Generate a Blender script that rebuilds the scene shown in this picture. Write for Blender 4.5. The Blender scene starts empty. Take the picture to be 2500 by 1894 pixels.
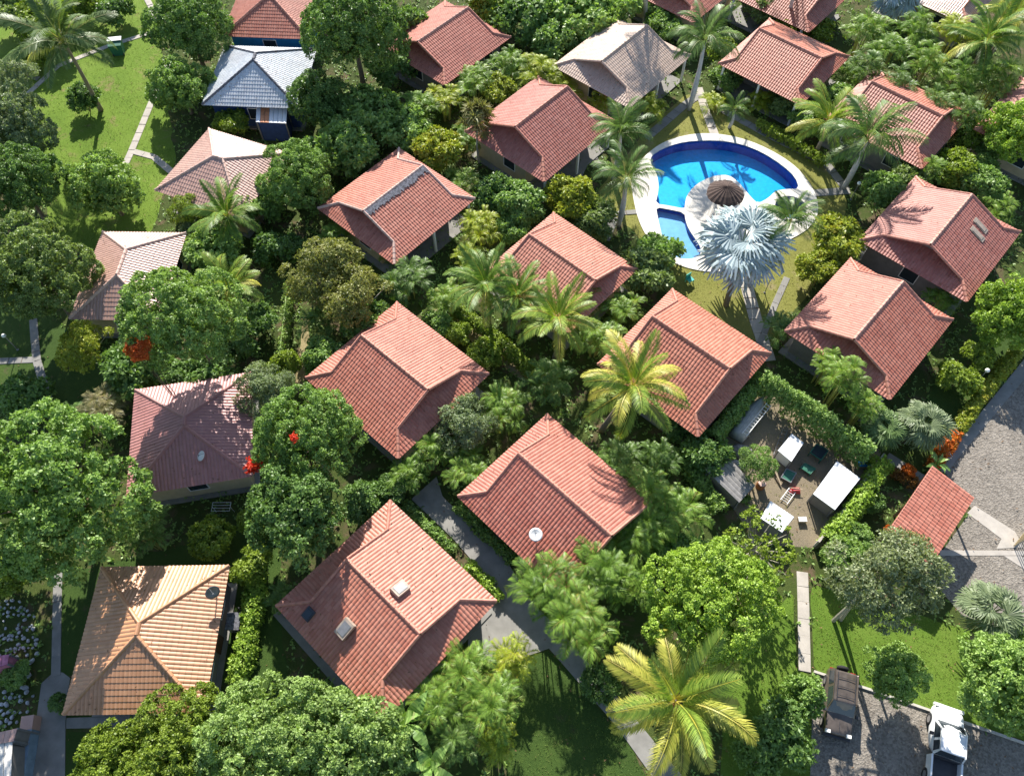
import bpy, bmesh, math, random
import numpy as np
from mathutils import Matrix, Vector
from math import radians as R, sin, cos, tan, pi

scene = bpy.context.scene
C = scene.collection
# ------------------------------------------------------------------ camera
cam_data = bpy.data.cameras.new('drone_camera')
cam = bpy.data.objects.new('drone_camera', cam_data)
C.objects.link(cam)
cam_data.sensor_fit = 'HORIZONTAL'
cam_data.sensor_width = 36.0
cam_data.lens = 36.0 * 1897.37 / 2500.0
cam_data.clip_start = 0.5
cam_data.clip_end = 2000.0
cam.matrix_world = Matrix.Translation((0, 0, 48.986)) @ Matrix.Rotation(R(90 - 59.257), 4, 'X') @ Matrix.Rotation(R(-0.551), 4, 'Z')
scene.camera = cam
# ------------------------------------------------------------------ sky and sun
SUN_EL, SUN_AZ = 34.5, -5.0          # elevation; azimuth from +Y towards +X
world = bpy.data.worlds.new('World')
scene.world = world
world.use_nodes = True
wn = world.node_tree.nodes; wl = world.node_tree.links
wn.clear()
sky = wn.new('ShaderNodeTexSky'); sky.sky_type = 'NISHITA'; sky.sun_disc = False
sky.sun_elevation = R(SUN_EL); sky.sun_rotation = R(SUN_AZ)
sky.altitude = 50.0; sky.air_density = 1.0; sky.dust_density = 0.6
bg = wn.new('ShaderNodeBackground'); bg.inputs['Strength'].default_value = 0.1
wo = wn.new('ShaderNodeOutputWorld')
wl.new(sky.outputs[0], bg.inputs['Color']); wl.new(bg.outputs[0], wo.inputs['Surface'])
sun_data = bpy.data.lights.new('sun', 'SUN')
sun_data.energy = 5.0; sun_data.angle = R(0.53); sun_data.color = (1.0, 0.955, 0.88)
sun = bpy.data.objects.new('sun', sun_data); C.objects.link(sun)
sd = Vector((sin(R(SUN_AZ)) * cos(R(SUN_EL)), cos(R(SUN_AZ)) * cos(R(SUN_EL)), sin(R(SUN_EL))))
sun.rotation_euler = sd.to_track_quat('Z', 'Y').to_euler()
sun.location = (0, 0, 80)
scene.view_settings.view_transform = 'Standard'
scene.view_settings.look = 'None'
scene.view_settings.exposure = 1.02
scene.view_settings.gamma = 1.0
scene.view_settings.use_curve_mapping = False
scene.render.engine = 'CYCLES'
try:
    scene.cycles.max_bounces = 6; scene.cycles.diffuse_bounces = 3; scene.cycles.glossy_bounces = 3
    scene.cycles.transmission_bounces = 4; scene.cycles.transparent_max_bounces = 8
    scene.cycles.caustics_reflective = False; scene.cycles.caustics_refractive = False
except Exception:
    pass
# ------------------------------------------------------------------ where things stand (metres)
PLANTS = [
 ('dome', 'mid', -27.2, 18.43, 6.3, 5.27, 'huge domed mango tree at the left edge beside the mauve roof', 'garden trees', {}),
 ('dome', 'bright2', -21.17, 29.79, 8.0, 3.67, 'big round mango tree rising in front of the mauve shaded roof', 'garden trees', {}),
 ('dome', 'mid', -12.62, 22.13, 6.0, 3.39, 'dark glossy tree with a red flower, right of the mauve roof', 'garden trees', {'blossom': 1}),
 ('dome', 'deep', -12.67, 16.87, 6.2, 2.84, 'dark shaded tree above the far left corner of the big skylit bungalow', 'garden trees', {}),
 ('dome', 'deep', -13.62, 61.49, 6.5, 4.78, 'large dark round tree at the top, right of the silver roof', 'garden trees', {}),
 ('dome', 'deep', -16.72, 56.98, 3.2, 2.53, 'dark leafy tree squeezed against the right side of the silver roof', 'garden trees', {}),
 ('dome', 'deep', -29.65, 65.74, 4.2, 3.78, 'dark tree at the top left of the blue walled house', 'garden trees', {}),
 ('dome', 'sage', -12.66, 4.79, 4.4, 3.64, 'big pale green tree at the bottom, middle one of the bottom trees', 'garden trees', {}),
 ('dome', 'sage', -8.88, 5.07, 4.0, 2.9, 'pale green round tree at the bottom beside the banana plants', 'garden trees', {}),
 ('dome', 'lime', -17.57, 4.89, 3.8, 2.91, 'yellow green tree at the bottom below the tan tiled roof', 'garden trees', {}),
 ('dome', 'lime', -21.2, 4.09, 3.2, 2.22, 'yellow green tree touching the bottom edge left of its neighbours', 'garden trees', {}),
 ('dome', 'bright', 10.94, 11.68, 5.6, 3.66, 'bright lime green tree above the big yellow palm', 'garden trees', {}),
 ('dome', 'bright2', 21.55, 8.52, 2.6, 1.74, 'small round dark tree at the parking kerb between two cars', 'garden trees', {}),
 ('dome', 'bright2', 27.5, 7.91, 3.2, 2.69, 'leafy green tree at the right edge beside the white pickup', 'garden trees', {}),
 ('dome', 'bright', 36.17, 33.33, 3.0, 2.56, 'bright green tree at the right edge above the croton hedge', 'garden trees', {}),
 ('dome', 'bright', 42.41, 51.8, 3.4, 2.66, 'bright green tree at the right edge under the striped shaded roof', 'garden trees', {}),
 ('dome', 'olive', -34.26, 36.11, 5.4, 3.93, 'olive green tree at the left edge left of the pink hip roof', 'garden trees', {}),
 ('dome', 'deep', -38.45, 45.1, 5.2, 3.33, 'dark green tree at the left edge above the olive tree', 'garden trees', {}),
 ('dome', 'greyg', -40.67, 51.48, 5.4, 3.19, 'grey green tree at the left edge beside the upper lawn', 'garden trees', {}),
 ('dome', 'bright2', -32.91, 46.59, 2.8, 2.88, 'small round tree standing on the upper left lawn', 'garden trees', {}),
 ('dome', 'mid', -17.4, 47.18, 3.4, 2.94, 'green tree covering the right end of the pale hip roof', 'garden trees', {}),
 ('dome', 'mid', -29.56, 59.16, 2.6, 2.67, 'broad leaved tree between the lawn path and the silver roof', 'garden trees', {}),
 ('airy', 'oliveg', 20.06, 12.94, 7.4, 3.18, 'tall olive green tree spreading beside the open shelter roof', 'garden trees', {'base': (20.05, 12.11), 'twin': 1}),
 ('airy', 'greyg', -17.17, 27.27, 3.2, 2.16, 'small grey green tree at the right corner of the mauve roof', 'garden trees', {}),
 ('airy', 'dry', -14.31, 37.34, 3.6, 3.05, 'half bare tree with dry twigs left of the grey ridged bungalow', 'garden trees', {}),
 ('airy', 'dry', -11.19, 35.07, 3.4, 2.65, 'half bare olive tree above the left hip of the central bungalow', 'garden trees', {}),
 ('bare', 'lime', 14.86, 15.68, 3.6, 2.69, 'sparse branching tree at the lower left of the storage yard', 'garden trees', {}),
 ('airy', 'yellow', -30.55, 31.42, 2.6, 2.27, 'yellow green open shrub tree left of the big round mango', 'garden trees', {'blossom': 0}),
 ('airy', 'lime', -26.12, 44.69, 2.4, 1.65, 'small yellow green tree below the pale hip roof', 'garden trees', {}),
 ('airy', 'mid', 16.16, 21.94, 2.2, 1.41, 'small leafy tree growing inside the storage yard', 'garden trees', {}),
 ('airy', 'greyg', -44.97, 60.78, 3.0, 2.1, 'grey leaved tree at the left edge near the upper path', 'garden trees', {}),
 ('spiky', 'olive2', -2.72, 52.34, 4.6, 1.78, 'tall spiky leaved tree with pale bare stems left of a bungalow', 'garden trees', {}),
 ('airy', 'greyg', -3.35, 24.82, 2.4, 2.32, 'soft feathery light green shrub tree between two central bungalows', 'garden trees', {}),
 ('coco', 'cocoy', 8.47, 6.72, 5.4, 4.19, 'large yellow leaved coconut palm at the bottom centre right', 'coconut palms', {}),
 ('coco', 'cocoy', 7.77, 25.46, 6.2, 3.68, 'yellowing coconut palm leaning over the left slope of a bungalow', 'coconut palms', {'base': (6.34, 25.54)}),
 ('coco', 'palmdark', -37.08, 58.17, 8.2, 4.55, 'tall dark coconut palm above the upper left lawn', 'coconut palms', {'base': (-38.18, 59.77)}),
 ('coco', 'cocog', -22.25, 43.05, 3.4, 2.99, 'short coconut palm below the pale hip roof', 'coconut palms', {}),
 ('coco', 'cocog', -1.79, 34.8, 4.8, 3.19, 'coconut palm with a bent yellow frond left of its two neighbours', 'coconut palms', {}),
 ('coco', 'cocog', 0.46, 34.16, 4.4, 2.79, 'middle one of three coconut palms over the bungalow near the pool', 'coconut palms', {}),
 ('coco', 'cocog2', 3.27, 31.72, 4.8, 3.1, 'right one of three coconut palms below the pool bungalow', 'coconut palms', {}),
 ('coco', 'cocog2', 27.05, 52.86, 3.8, 3.3, 'light green coconut palm below the upper right bungalow', 'coconut palms', {}),
 ('coco', 'cocog2', -20.42, 35.17, 4.4, 2.62, 'coconut palm with yellow fronds behind the big round mango', 'coconut palms', {}),
 ('coco', 'cocog', 42.95, 62.17, 4.6, 3.83, 'large leaved palm in the thicket at the top right', 'coconut palms', {}),
 ('coco', 'cocoy', 46.78, 66.08, 4.2, 3.44, 'yellow green palm in the top right corner', 'coconut palms', {}),
 ('royal', 'royal', 16.7, 59.04, 7.0, 3.32, 'tall royal palm with white trunk above the pool', 'royal palms', {}),
 ('royal', 'royal', 9.01, 50.03, 5.2, 2.79, 'royal palm beside the upper left edge of the pool', 'royal palms', {}),
 ('royal', 'royal', 9.03, 44.82, 5.2, 2.74, 'royal palm whose fronds reach over the left pool edge', 'royal palms', {}),
 ('royal', 'royal', 28.75, 48.84, 5.2, 4.03, 'wide royal palm between the pool and the right bungalow', 'royal palms', {}),
 ('royal', 'royal', 20.46, 39.42, 6.2, 2.37, 'royal palm over the round spa, right of the silver palm', 'royal palms', {'base': (18.81, 39.17)}),
 ('royal', 'royal', 11.99, 68.1, 8.4, 2.57, 'tall palm whose trunk rises out of the picture behind the brown bungalow', 'royal palms', {'base': (13.75, 71.49)}),
 ('royal', 'royal', 20.05, 56.53, 2.0, 1.57, 'small young palm on the lawn above the pool', 'royal palms', {}),
 ('royal', 'royal', 27.0, 69.38, 5.5, 3.04, 'palm cut by the top edge, right of the tall royal palm', 'royal palms', {}),
 ('fan', 'silver', 17.43, 38.99, 4.2, 3.9, 'silver blue fan palm at the lower edge of the pool', 'fan palms', {'base': (16.77, 36.44)}),
 ('fan', 'fangreen', 28.05, 24.69, 2.2, 2.01, 'pale green fan palm beside the croton hedge', 'fan palms', {}),
 ('fan', 'fangreen2', 25.15, 24.47, 2.0, 1.64, 'green fan palm beside the yard hedge', 'fan palms', {}),
 ('fan', 'fangreen', 28.22, 11.86, 2.6, 2.02, 'grey green fan palm right of the tall olive tree', 'fan palms', {'base': (27.73, 10.69)}),
 ('fan', 'silver', 37.94, 71.54, 3.0, 2.72, 'silver fan palm cut by the top edge', 'fan palms', {}),
 ('banana', 'banana', -6.04, 6.11, 2.4, 2.37, 'banana plant at the near corner of the big skylit bungalow', 'banana plants', {}),
 ('banana', 'banana', -4.62, 4.06, 1.8, 1.83, 'banana plant at the bottom edge', 'banana plants', {}),
 ('banana', 'banana', 28.41, 22.02, 1.4, 1.06, 'small banana plant behind the open shelter', 'banana plants', {}),
 ('banana', 'cocog2', -3.37, 38.61, 1.6, 1.58, 'young broad leaved plant between two coconut palms and a bungalow', 'banana plants', {}),
 ('areca', 'areca', 2.01, 13.21, 4.5, 2.56, 'areca clump at the near corner of the bungalow with the white dish', 'areca palm clumps', {}),
 ('areca', 'areca', 3.64, 11.22, 4.65, 2.5, 'areca clump over the concrete path, lowest of the central thicket', 'areca palm clumps', {}),
 ('areca', 'areca', 5.16, 14.2, 4.5, 2.37, 'areca clump in the middle of the thicket right of the dish bungalow', 'areca palm clumps', {}),
 ('areca', 'areca', 7.61, 16.82, 3.1, 2.5, 'areca clump at the right corner of the dish bungalow', 'areca palm clumps', {}),
 ('areca', 'areca', 8.47, 19.59, 2.94, 2.27, 'areca clump above the right corner of the dish bungalow', 'areca palm clumps', {}),
 ('areca', 'areca', 10.33, 18.53, 2.94, 2.37, 'areca clump on the outer side of the thicket near the yard shed', 'areca palm clumps', {}),
 ('areca', 'areca', 7.27, 13.91, 2.63, 2.04, 'areca clump on the shaded right flank of the central thicket', 'areca palm clumps', {}),
 ('areca', 'areca', -2.93, 8.73, 2.94, 2.29, 'areca clump at the right corner of the skylit bungalow', 'areca palm clumps', {}),
 ('areca', 'areca', -4.33, 7.24, 2.79, 1.99, 'areca clump against the shaded gable of the skylit bungalow', 'areca palm clumps', {}),
 ('areca', 'areca', -1.28, 6.88, 3.72, 2.05, 'areca clump left of the shaded bottom lawn', 'areca palm clumps', {}),
 ('areca', 'arecay', -0.1, 9.65, 2.33, 1.67, 'small bright areca clump beside the sunlit patio', 'areca palm clumps', {}),
 ('areca', 'arecay', -1.06, 5.22, 2.02, 1.44, 'yellow tipped areca clump near the bottom edge', 'areca palm clumps', {}),
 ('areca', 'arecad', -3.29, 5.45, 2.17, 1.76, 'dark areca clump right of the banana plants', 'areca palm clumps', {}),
 ('areca', 'areca', 22.6, 27.4, 4.5, 1.88, 'areca clump at the lower gable of the right hand bungalow', 'areca palm clumps', {}),
 ('areca', 'areca', 22.25, 29.25, 3.36, 1.48, 'areca clump between the yard hedge and the right hand bungalow', 'areca palm clumps', {}),
 ('areca', 'areca', 23.89, 25.78, 3.36, 1.49, 'areca clump beside the near hip of the right hand bungalow', 'areca palm clumps', {}),
 ('areca', 'areca', 32.69, 35.59, 1.92, 1.67, 'areca clump in the gap between the two right hand bungalows', 'areca palm clumps', {}),
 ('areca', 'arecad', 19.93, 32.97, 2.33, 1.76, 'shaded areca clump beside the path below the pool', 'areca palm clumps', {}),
 ('areca', 'arecad', -7.75, 37.48, 2.94, 2.26, 'dark areca clump right of the half bare trees', 'areca palm clumps', {}),
 ('areca', 'areca', -14.17, 42.71, 1.68, 1.7, 'areca clump at the left gable of the grey ridged bungalow', 'areca palm clumps', {}),
 ('areca', 'arecay', 8.4, 58.55, 1.8, 1.92, 'yellow areca clump between the brown bungalow and the palms', 'areca palm clumps', {}),
 ('areca', 'arecay', 12.66, 57.71, 1.92, 1.99, 'areca clump at the near corner of the brown bungalow', 'areca palm clumps', {}),
 ('areca', 'areca', 5.68, 35.57, 2.48, 2.02, 'areca clump below the pool bungalow gable', 'areca palm clumps', {}),
 ('areca', 'areca', 6.03, 32.02, 2.63, 2.16, 'areca clump behind the yellowing coconut palm', 'areca palm clumps', {}),
 ('areca', 'arecad', 2.57, 28.52, 2.63, 2.22, 'shaded areca clump beside the end of the light hedge', 'areca palm clumps', {}),
 ('areca', 'areca', -0.52, 26.3, 2.79, 2.17, 'areca clump above the feathery shrub tree', 'areca palm clumps', {}),
 ('areca', 'areca', -5.62, 23.16, 2.48, 1.8, 'areca clump at the near hip of the central bungalow', 'areca palm clumps', {}),
 ('areca', 'areca', -2.97, 21.61, 2.48, 1.96, 'areca clump at the start of the concrete path', 'areca palm clumps', {}),
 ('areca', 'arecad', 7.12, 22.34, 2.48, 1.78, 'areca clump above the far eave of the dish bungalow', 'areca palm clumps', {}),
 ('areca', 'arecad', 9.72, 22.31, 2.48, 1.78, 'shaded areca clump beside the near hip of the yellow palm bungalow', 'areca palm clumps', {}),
 ('areca', 'areca', 33.59, 65.95, 3.72, 2.52, 'areca clump at the left end of the top right thicket', 'areca palm clumps', {}),
 ('areca', 'areca', 35.04, 63.2, 3.72, 2.56, 'areca clump second in from the left in the top right thicket', 'areca palm clumps', {}),
 ('areca', 'areca', 38.33, 65.88, 3.72, 2.61, 'areca clump at the top edge beside the silver fan palm', 'areca palm clumps', {}),
 ('areca', 'arecad', 32.5, 60.61, 3.72, 2.16, 'shaded areca clump above the right end of the upper right bungalow', 'areca palm clumps', {}),
 ('areca', 'arecad', 34.41, 58.36, 3.72, 2.3, 'shaded areca clump behind the ridge of the right bungalow', 'areca palm clumps', {}),
 ('areca', 'areca', 38.07, 61.17, 3.72, 2.61, 'areca clump in the centre of the top right thicket', 'areca palm clumps', {}),
 ('areca', 'arecay', 41.98, 65.82, 3.72, 2.52, 'yellow areca clump at the top edge under the striped roof', 'areca palm clumps', {}),
 ('areca', 'areca', 40.31, 58.9, 3.72, 2.57, 'areca clump with drooping fronds in the top right thicket', 'areca palm clumps', {}),
 ('areca', 'arecad', 36.89, 55.57, 3.72, 2.25, 'dark areca clump behind the far eave of the right bungalow', 'areca palm clumps', {}),
 ('areca', 'arecad', 39.32, 54.35, 3.72, 2.07, 'dark areca clump left of the shaded roof at the right edge', 'areca palm clumps', {}),
 ('areca', 'areca', 43.78, 58.85, 3.72, 2.65, 'areca clump at the right edge above the shaded roof', 'areca palm clumps', {}),
 ('areca', 'arecad', -23.13, 17.39, 2.79, 1.87, 'dark palm clump at the lower right skirt of the huge mango tree', 'areca palm clumps', {}),
 ('areca', 'arecadry', -28.39, 26.42, 2.48, 2.05, 'dry fronded palm clump left of the mauve roof', 'areca palm clumps', {}),
 ('areca', 'arecad', -30.31, 25.62, 2.33, 1.65, 'palm clump behind the top of the huge mango tree', 'areca palm clumps', {}),
 ('areca', 'arecad', -14.3, 13.54, 1.2, 1.31, 'shaded palm clump beside the left corner of the skylit bungalow', 'areca palm clumps', {}),
 ('areca', 'arecad', -14.26, 34.02, 2.02, 1.93, 'palm clump between the dry soil strip and the central bungalow', 'areca palm clumps', {}),
 ('shrub', 'lime', -24.8, 56.41, 1.2, 1.42, 'bright yellow green bush below the silver roof', 'garden shrubs', {}),
 ('shrub', 'lime', -19.31, 17.2, 1.1, 1.43, 'lone yellow green bush on the shaded lawn below the mauve roof', 'garden shrubs', {}),
 ('shrub', 'deep', -26.78, 29.83, 1.8, 2.19, 'dark bush below the orange flowers beside the big mango', 'garden shrubs', {}),
 ('shrub', 'flame', -23.1, 26.9, 8.8, 0.86, 'flame orange flowering treetop at the left side of the big round mango', 'garden shrubs', {}),
 ('shrub', 'lime', -31.5, 15.02, 1.2, 1.34, 'yellow green bush at the left edge above the white rocks', 'garden shrubs', {}),
 ('shrub', 'deep', -26.66, 7.58, 0.6, 0.6, 'small dark bush at the near left corner of the tan roof', 'garden shrubs', {}),
 ('shrub', 'mid', -29.41, 9.25, 0.8, 0.82, 'bush growing among the white rocks', 'garden shrubs', {}),
 ('shrub', 'lime', 34.21, 30.78, 1.1, 1.08, 'small round bush near the globe lamp, upper of two', 'garden shrubs', {}),
 ('shrub', 'lime', 31.92, 28.83, 1.2, 1.33, 'small round bush near the globe lamp, lower of two', 'garden shrubs', {}),
 ('shrub', 'deep', 14.81, 5.31, 2.0, 1.69, 'dark round bush left of the dusty car', 'garden shrubs', {}),
 ('shrub', 'mid', 16.53, 7.54, 1.6, 1.12, 'leafy bush behind the dusty car', 'garden shrubs', {}),
 ('shrub', 'yellow', 25.9, 40.99, 1.8, 2.12, 'yellow green bush left of the skylit right hand bungalow roof', 'garden shrubs', {}),
 ('shrub', 'yellow', 24.01, 38.67, 1.4, 1.45, 'yellow bush beside the path, right of the silver palm', 'garden shrubs', {}),
 ('shrub', 'mid', 30.92, 46.79, 1.6, 1.77, 'bush above the left slope of the bungalow with roof panels', 'garden shrubs', {}),
 ('shrub', 'olive', 33.65, 48.35, 1.6, 1.72, 'bush below the near gable of the right bungalow', 'garden shrubs', {}),
 ('areca', 'areca', 35.01, 48.6, 2.63, 1.96, 'leafy palm clump at the near corner of the right bungalow', 'areca palm clumps', {}),
 ('shrub', 'lime', 37.67, 48.9, 1.7, 2.03, 'yellowish bush between the two right edge bungalows', 'garden shrubs', {}),
 ('shrub', 'mid', 39.14, 47.21, 1.6, 1.85, 'bush above the ridge of the bungalow with roof panels', 'garden shrubs', {}),
 ('areca', 'areca', 39.65, 44.67, 2.33, 1.99, 'leafy palm clump at the right edge above the roof panels', 'areca palm clumps', {}),
 ('shrub', 'lime', 39.94, 53.61, 1.6, 1.46, 'reddish green bush at the right gable of the right bungalow', 'garden shrubs', {}),
 ('areca', 'areca', 31.63, 61.52, 1.92, 2.0, 'leafy palm clump between the two upper right bungalows', 'areca palm clumps', {}),
 ('shrub', 'mid', 30.02, 58.67, 1.3, 1.44, 'bush under the near eave of the upper right bungalow', 'garden shrubs', {}),
 ('shrub', 'mid', 26.8, 56.04, 1.1, 1.66, 'shaded bush beside the upper right bungalow path', 'garden shrubs', {}),
 ('shrub', 'olive', 25.05, 58.6, 0.9, 1.44, 'low bush under the front eave of the upper right bungalow', 'garden shrubs', {}),
 ('areca', 'arecay', 22.95, 59.04, 1.08, 1.81, 'low leafy palm clump along the veranda of the upper right bungalow', 'areca palm clumps', {}),
 ('areca', 'arecay', 18.92, 59.1, 1.08, 1.68, 'yellow green leafy palm clump right of the royal palm trunk', 'areca palm clumps', {}),
 ('shrub', 'mid', 20.49, 62.23, 0.9, 1.48, 'bush at the far left corner of the upper right bungalow', 'garden shrubs', {}),
 ('areca', 'arecay', 27.63, 68.95, 2.48, 2.52, 'leafy palm clump behind the upper right bungalow, left', 'areca palm clumps', {}),
 ('shrub', 'olive', 25.38, 71.41, 1.6, 2.02, 'bush at the top edge right of the royal palm', 'garden shrubs', {}),
 ('shrub', 'lime', 30.01, 68.25, 1.2, 1.54, 'low bush behind the ridge of the upper right bungalow', 'garden shrubs', {}),
 ('shrub', 'yellow', 4.97, 46.14, 1.7, 2.14, 'yellow green bush left of the pool, upper', 'garden shrubs', {}),
 ('shrub', 'olive', 7.08, 44.04, 1.4, 1.81, 'bush left of the pool, lower', 'garden shrubs', {}),
 ('shrub', 'mid', 0.68, 45.87, 1.6, 1.91, 'dark bush at the near corner of the poolside bungalow', 'garden shrubs', {}),
 ('shrub', 'deep', -1.54, 46.95, 1.6, 1.77, 'dark bush left of the poolside bungalow wall', 'garden shrubs', {}),
 ('areca', 'arecay', -2.49, 43.06, 2.48, 2.07, 'leafy palm clump at the right hip of the grey ridged bungalow', 'areca palm clumps', {}),
 ('areca', 'arecay', -3.41, 40.65, 1.68, 1.64, 'small yellow leafy palm clump below the right eave of the grey ridged bungalow', 'areca palm clumps', {}),
 ('shrub', 'mid', 0.27, 43.3, 1.1, 1.36, 'low bush above the far hip of the pool bungalow', 'garden shrubs', {}),
 ('areca', 'areca', -5.03, 35.94, 2.17, 1.78, 'leafy palm clump at the near end of the light hedge beside the palms', 'areca palm clumps', {}),
 ('shrub', 'yellow', -6.02, 51.6, 1.9, 2.23, 'yellow leaved bush above the grey ridged bungalow', 'garden shrubs', {}),
 ('areca', 'areca', -4.03, 48.52, 1.92, 1.9, 'green leafy palm clump right of the far hip of the grey ridged bungalow', 'areca palm clumps', {}),
 ('areca', 'areca', -4.09, 53.99, 1.8, 1.82, 'leafy palm clump at the foot of the tall spiky leaved tree', 'areca palm clumps', {}),
 ('shrub', 'mid', -14.1, 51.39, 2.2, 2.46, 'glossy bush left end of the row above the grey ridged bungalow', 'garden shrubs', {}),
 ('shrub', 'bright2', -14.56, 55.57, 2.0, 2.21, 'glossy bush beside the silver roof house, right', 'garden shrubs', {}),
 ('shrub', 'bright2', -12.09, 55.71, 2.2, 2.54, 'glossy bush in the middle of the row above the grey ridged bungalow', 'garden shrubs', {}),
 ('shrub', 'bright2', -9.65, 54.02, 2.1, 2.27, 'glossy bush right end of the row above the grey ridged bungalow', 'garden shrubs', {}),
 ('shrub', 'mid', -16.75, 51.12, 1.7, 1.75, 'bush between the pale hip roof and the glossy row', 'garden shrubs', {}),
 ('areca', 'areca', -7.99, 56.76, 2.79, 2.17, 'leafy palm clump below the near hip of the topmost bungalow', 'areca palm clumps', {}),
 ('areca', 'arecay', -5.78, 57.95, 2.79, 2.1, 'yellowish leafy palm clump below the near corner of the topmost bungalow', 'areca palm clumps', {}),
 ('areca', 'areca', -3.25, 60.24, 2.94, 2.53, 'leafy palm clump right of the near hip of the topmost bungalow', 'areca palm clumps', {}),
 ('shrub', 'yellow', -1.05, 59.37, 1.6, 1.69, 'yellow bush behind the poolside bungalow', 'garden shrubs', {}),
 ('areca', 'areca', 0.03, 62.68, 2.79, 2.4, 'leafy palm clump below the right hip of the topmost bungalow', 'areca palm clumps', {}),
 ('areca', 'arecay', 2.77, 61.11, 2.94, 2.46, 'leafy palm clump behind the far eave of the brown bungalow', 'areca palm clumps', {}),
 ('areca', 'arecay', 4.88, 60.01, 2.04, 2.07, 'leafy palm clump at the left gable of the brown bungalow', 'areca palm clumps', {}),
 ('shrub', 'mid', 4.26, 66.23, 1.9, 2.3, 'dark bush between the topmost and the brown bungalow', 'garden shrubs', {}),
 ('shrub', 'deep', 1.41, 68.68, 2.2, 2.78, 'dark bush right of the topmost bungalow', 'garden shrubs', {}),
 ('shrub', 'lime', -1.51, 71.67, 2.2, 2.56, 'light bush at the top edge right of the topmost bungalow', 'garden shrubs', {}),
 ('shrub', 'mid', 3.51, 71.44, 2.3, 2.83, 'bush at the top edge, centre of the top thicket', 'garden shrubs', {}),
 ('shrub', 'bright2', 7.04, 69.17, 2.3, 2.88, 'bush behind the brown bungalow, left', 'garden shrubs', {}),
 ('shrub', 'bright2', 10.37, 71.49, 2.2, 2.65, 'bush at the top edge behind the brown bungalow', 'garden shrubs', {}),
 ('shrub', 'mid', 15.22, 68.55, 1.4, 1.63, 'small bush at the far right hip of the brown bungalow', 'garden shrubs', {}),
 ('shrub', 'mid', 14.82, 71.58, 1.6, 1.84, 'bush behind the tall palm trunk at the top edge', 'garden shrubs', {}),
 ('shrub', 'mid', -22.91, 73.47, 1.0, 0.94, 'small bush behind the blue walled house', 'garden shrubs', {}),
 ('shrub', 'olive', 10.44, 37.98, 1.6, 2.01, 'yellowish bush right of the pool bungalow gable', 'garden shrubs', {}),
 ('areca', 'areca', 8.3, 34.8, 2.33, 1.94, 'leafy palm clump between the pool bungalow and the yellow palm bungalow', 'areca palm clumps', {}),
 ('shrub', 'mid', 12.04, 40.78, 1.3, 1.62, 'bush at the lower left rim of the pool', 'garden shrubs', {}),
 ('shrub', 'deep', 11.79, 25.11, 1.4, 1.41, 'dark bush right of the near hip of the yellow palm bungalow', 'garden shrubs', {}),
 ('shrub', 'deep', 13.23, 22.8, 1.4, 1.5, 'dark bush between the yellow palm bungalow and the shed', 'garden shrubs', {}),
 ('shrub', 'deep', 4.14, 22.42, 1.3, 1.25, 'reddish shaded bush at the far corner of the dish bungalow', 'garden shrubs', {}),
 ('shrub', 'lime', -4.0, 33.42, 0.9, 1.04, 'small round bush above the central bungalow eave', 'garden shrubs', {}),
 ('shrub', 'lime', -2.06, 31.32, 0.9, 1.23, 'bright low bush at the right eave of the central bungalow', 'garden shrubs', {}),
 ('shrub', 'mid', -5.59, 34.22, 1.0, 1.12, 'small bush left of the earth path above the central bungalow', 'garden shrubs', {}),
 ('shrub', 'mid', -10.53, 33.85, 1.6, 1.87, 'bush above the left slope of the central bungalow', 'garden shrubs', {}),
 ('shrub', 'mid', -13.77, 31.26, 1.2, 1.5, 'bush at the left hip of the central bungalow', 'garden shrubs', {}),
 ('areca', 'areca', -9.49, 41.06, 1.56, 1.45, 'leafy palm clump at the near hip of the grey ridged bungalow', 'areca palm clumps', {}),
 ('shrub', 'deep', -18.59, 41.32, 1.4, 1.7, 'dark bush above the half bare trees', 'garden shrubs', {}),
 ('shrub', 'bright2', -23.71, 40.8, 1.8, 1.9, 'bush right of the pink hip roof', 'garden shrubs', {}),
 ('shrub', 'mid', -20.65, 45.38, 1.6, 1.75, 'bush right of the short coconut palm', 'garden shrubs', {}),
 ('shrub', 'greyg', -25.22, 43.11, 1.4, 1.27, 'grey green bush above the right corner of the pink hip roof', 'garden shrubs', {}),
 ('shrub', 'mid', -22.88, 28.18, 0.6, 0.67, 'small bush at the left eave of the mauve roof', 'garden shrubs', {}),
 ('shrub', 'lime', -16.45, 30.3, 1.5, 1.14, 'bush at the near end of the vine covered fence', 'garden shrubs', {}),
 ('shrub', 'lime', -45.32, 69.33, 2.0, 2.62, 'yellow green bush at the top left beside the tall palm', 'garden shrubs', {}),
 ('shrub', 'olive', -48.97, 70.86, 2.0, 2.56, 'pale bush in the top left corner', 'garden shrubs', {}),
 ('shrub', 'deep', -39.31, 72.35, 1.5, 1.85, 'dark bush at the top edge of the upper left lawn', 'garden shrubs', {}),
 ('shrub', 'lime', -42.84, 73.4, 1.5, 1.87, 'bush at the top edge left of the dark lawn bush', 'garden shrubs', {}),
 ('shrub', 'deep', -39.17, 59.66, 1.3, 1.45, 'shaded bush near the foot of the tall palm', 'garden shrubs', {}),
 ('shrub', 'lime', -46.13, 65.1, 1.0, 1.51, 'low bush beside the upper left path', 'garden shrubs', {}),
 ('shrub', 'lime', -16.41, 15.4, 1.4, 1.22, 'bush at the far right corner of the tan roof', 'garden shrubs', {}),
 ('shrub', 'lime', -17.05, 18.63, 1.0, 0.97, 'bush at the lower left of the dark shaded tree', 'garden shrubs', {}),
 ('shrub', 'mid', -7.16, 16.67, 0.5, 0.66, 'low dark bush beside the concrete path, left', 'garden shrubs', {}),
 ('shrub', 'deep', 23.84, 19.63, 0.7, 0.8, 'shaded shrub left of the open shelter', 'garden shrubs', {}),
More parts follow.
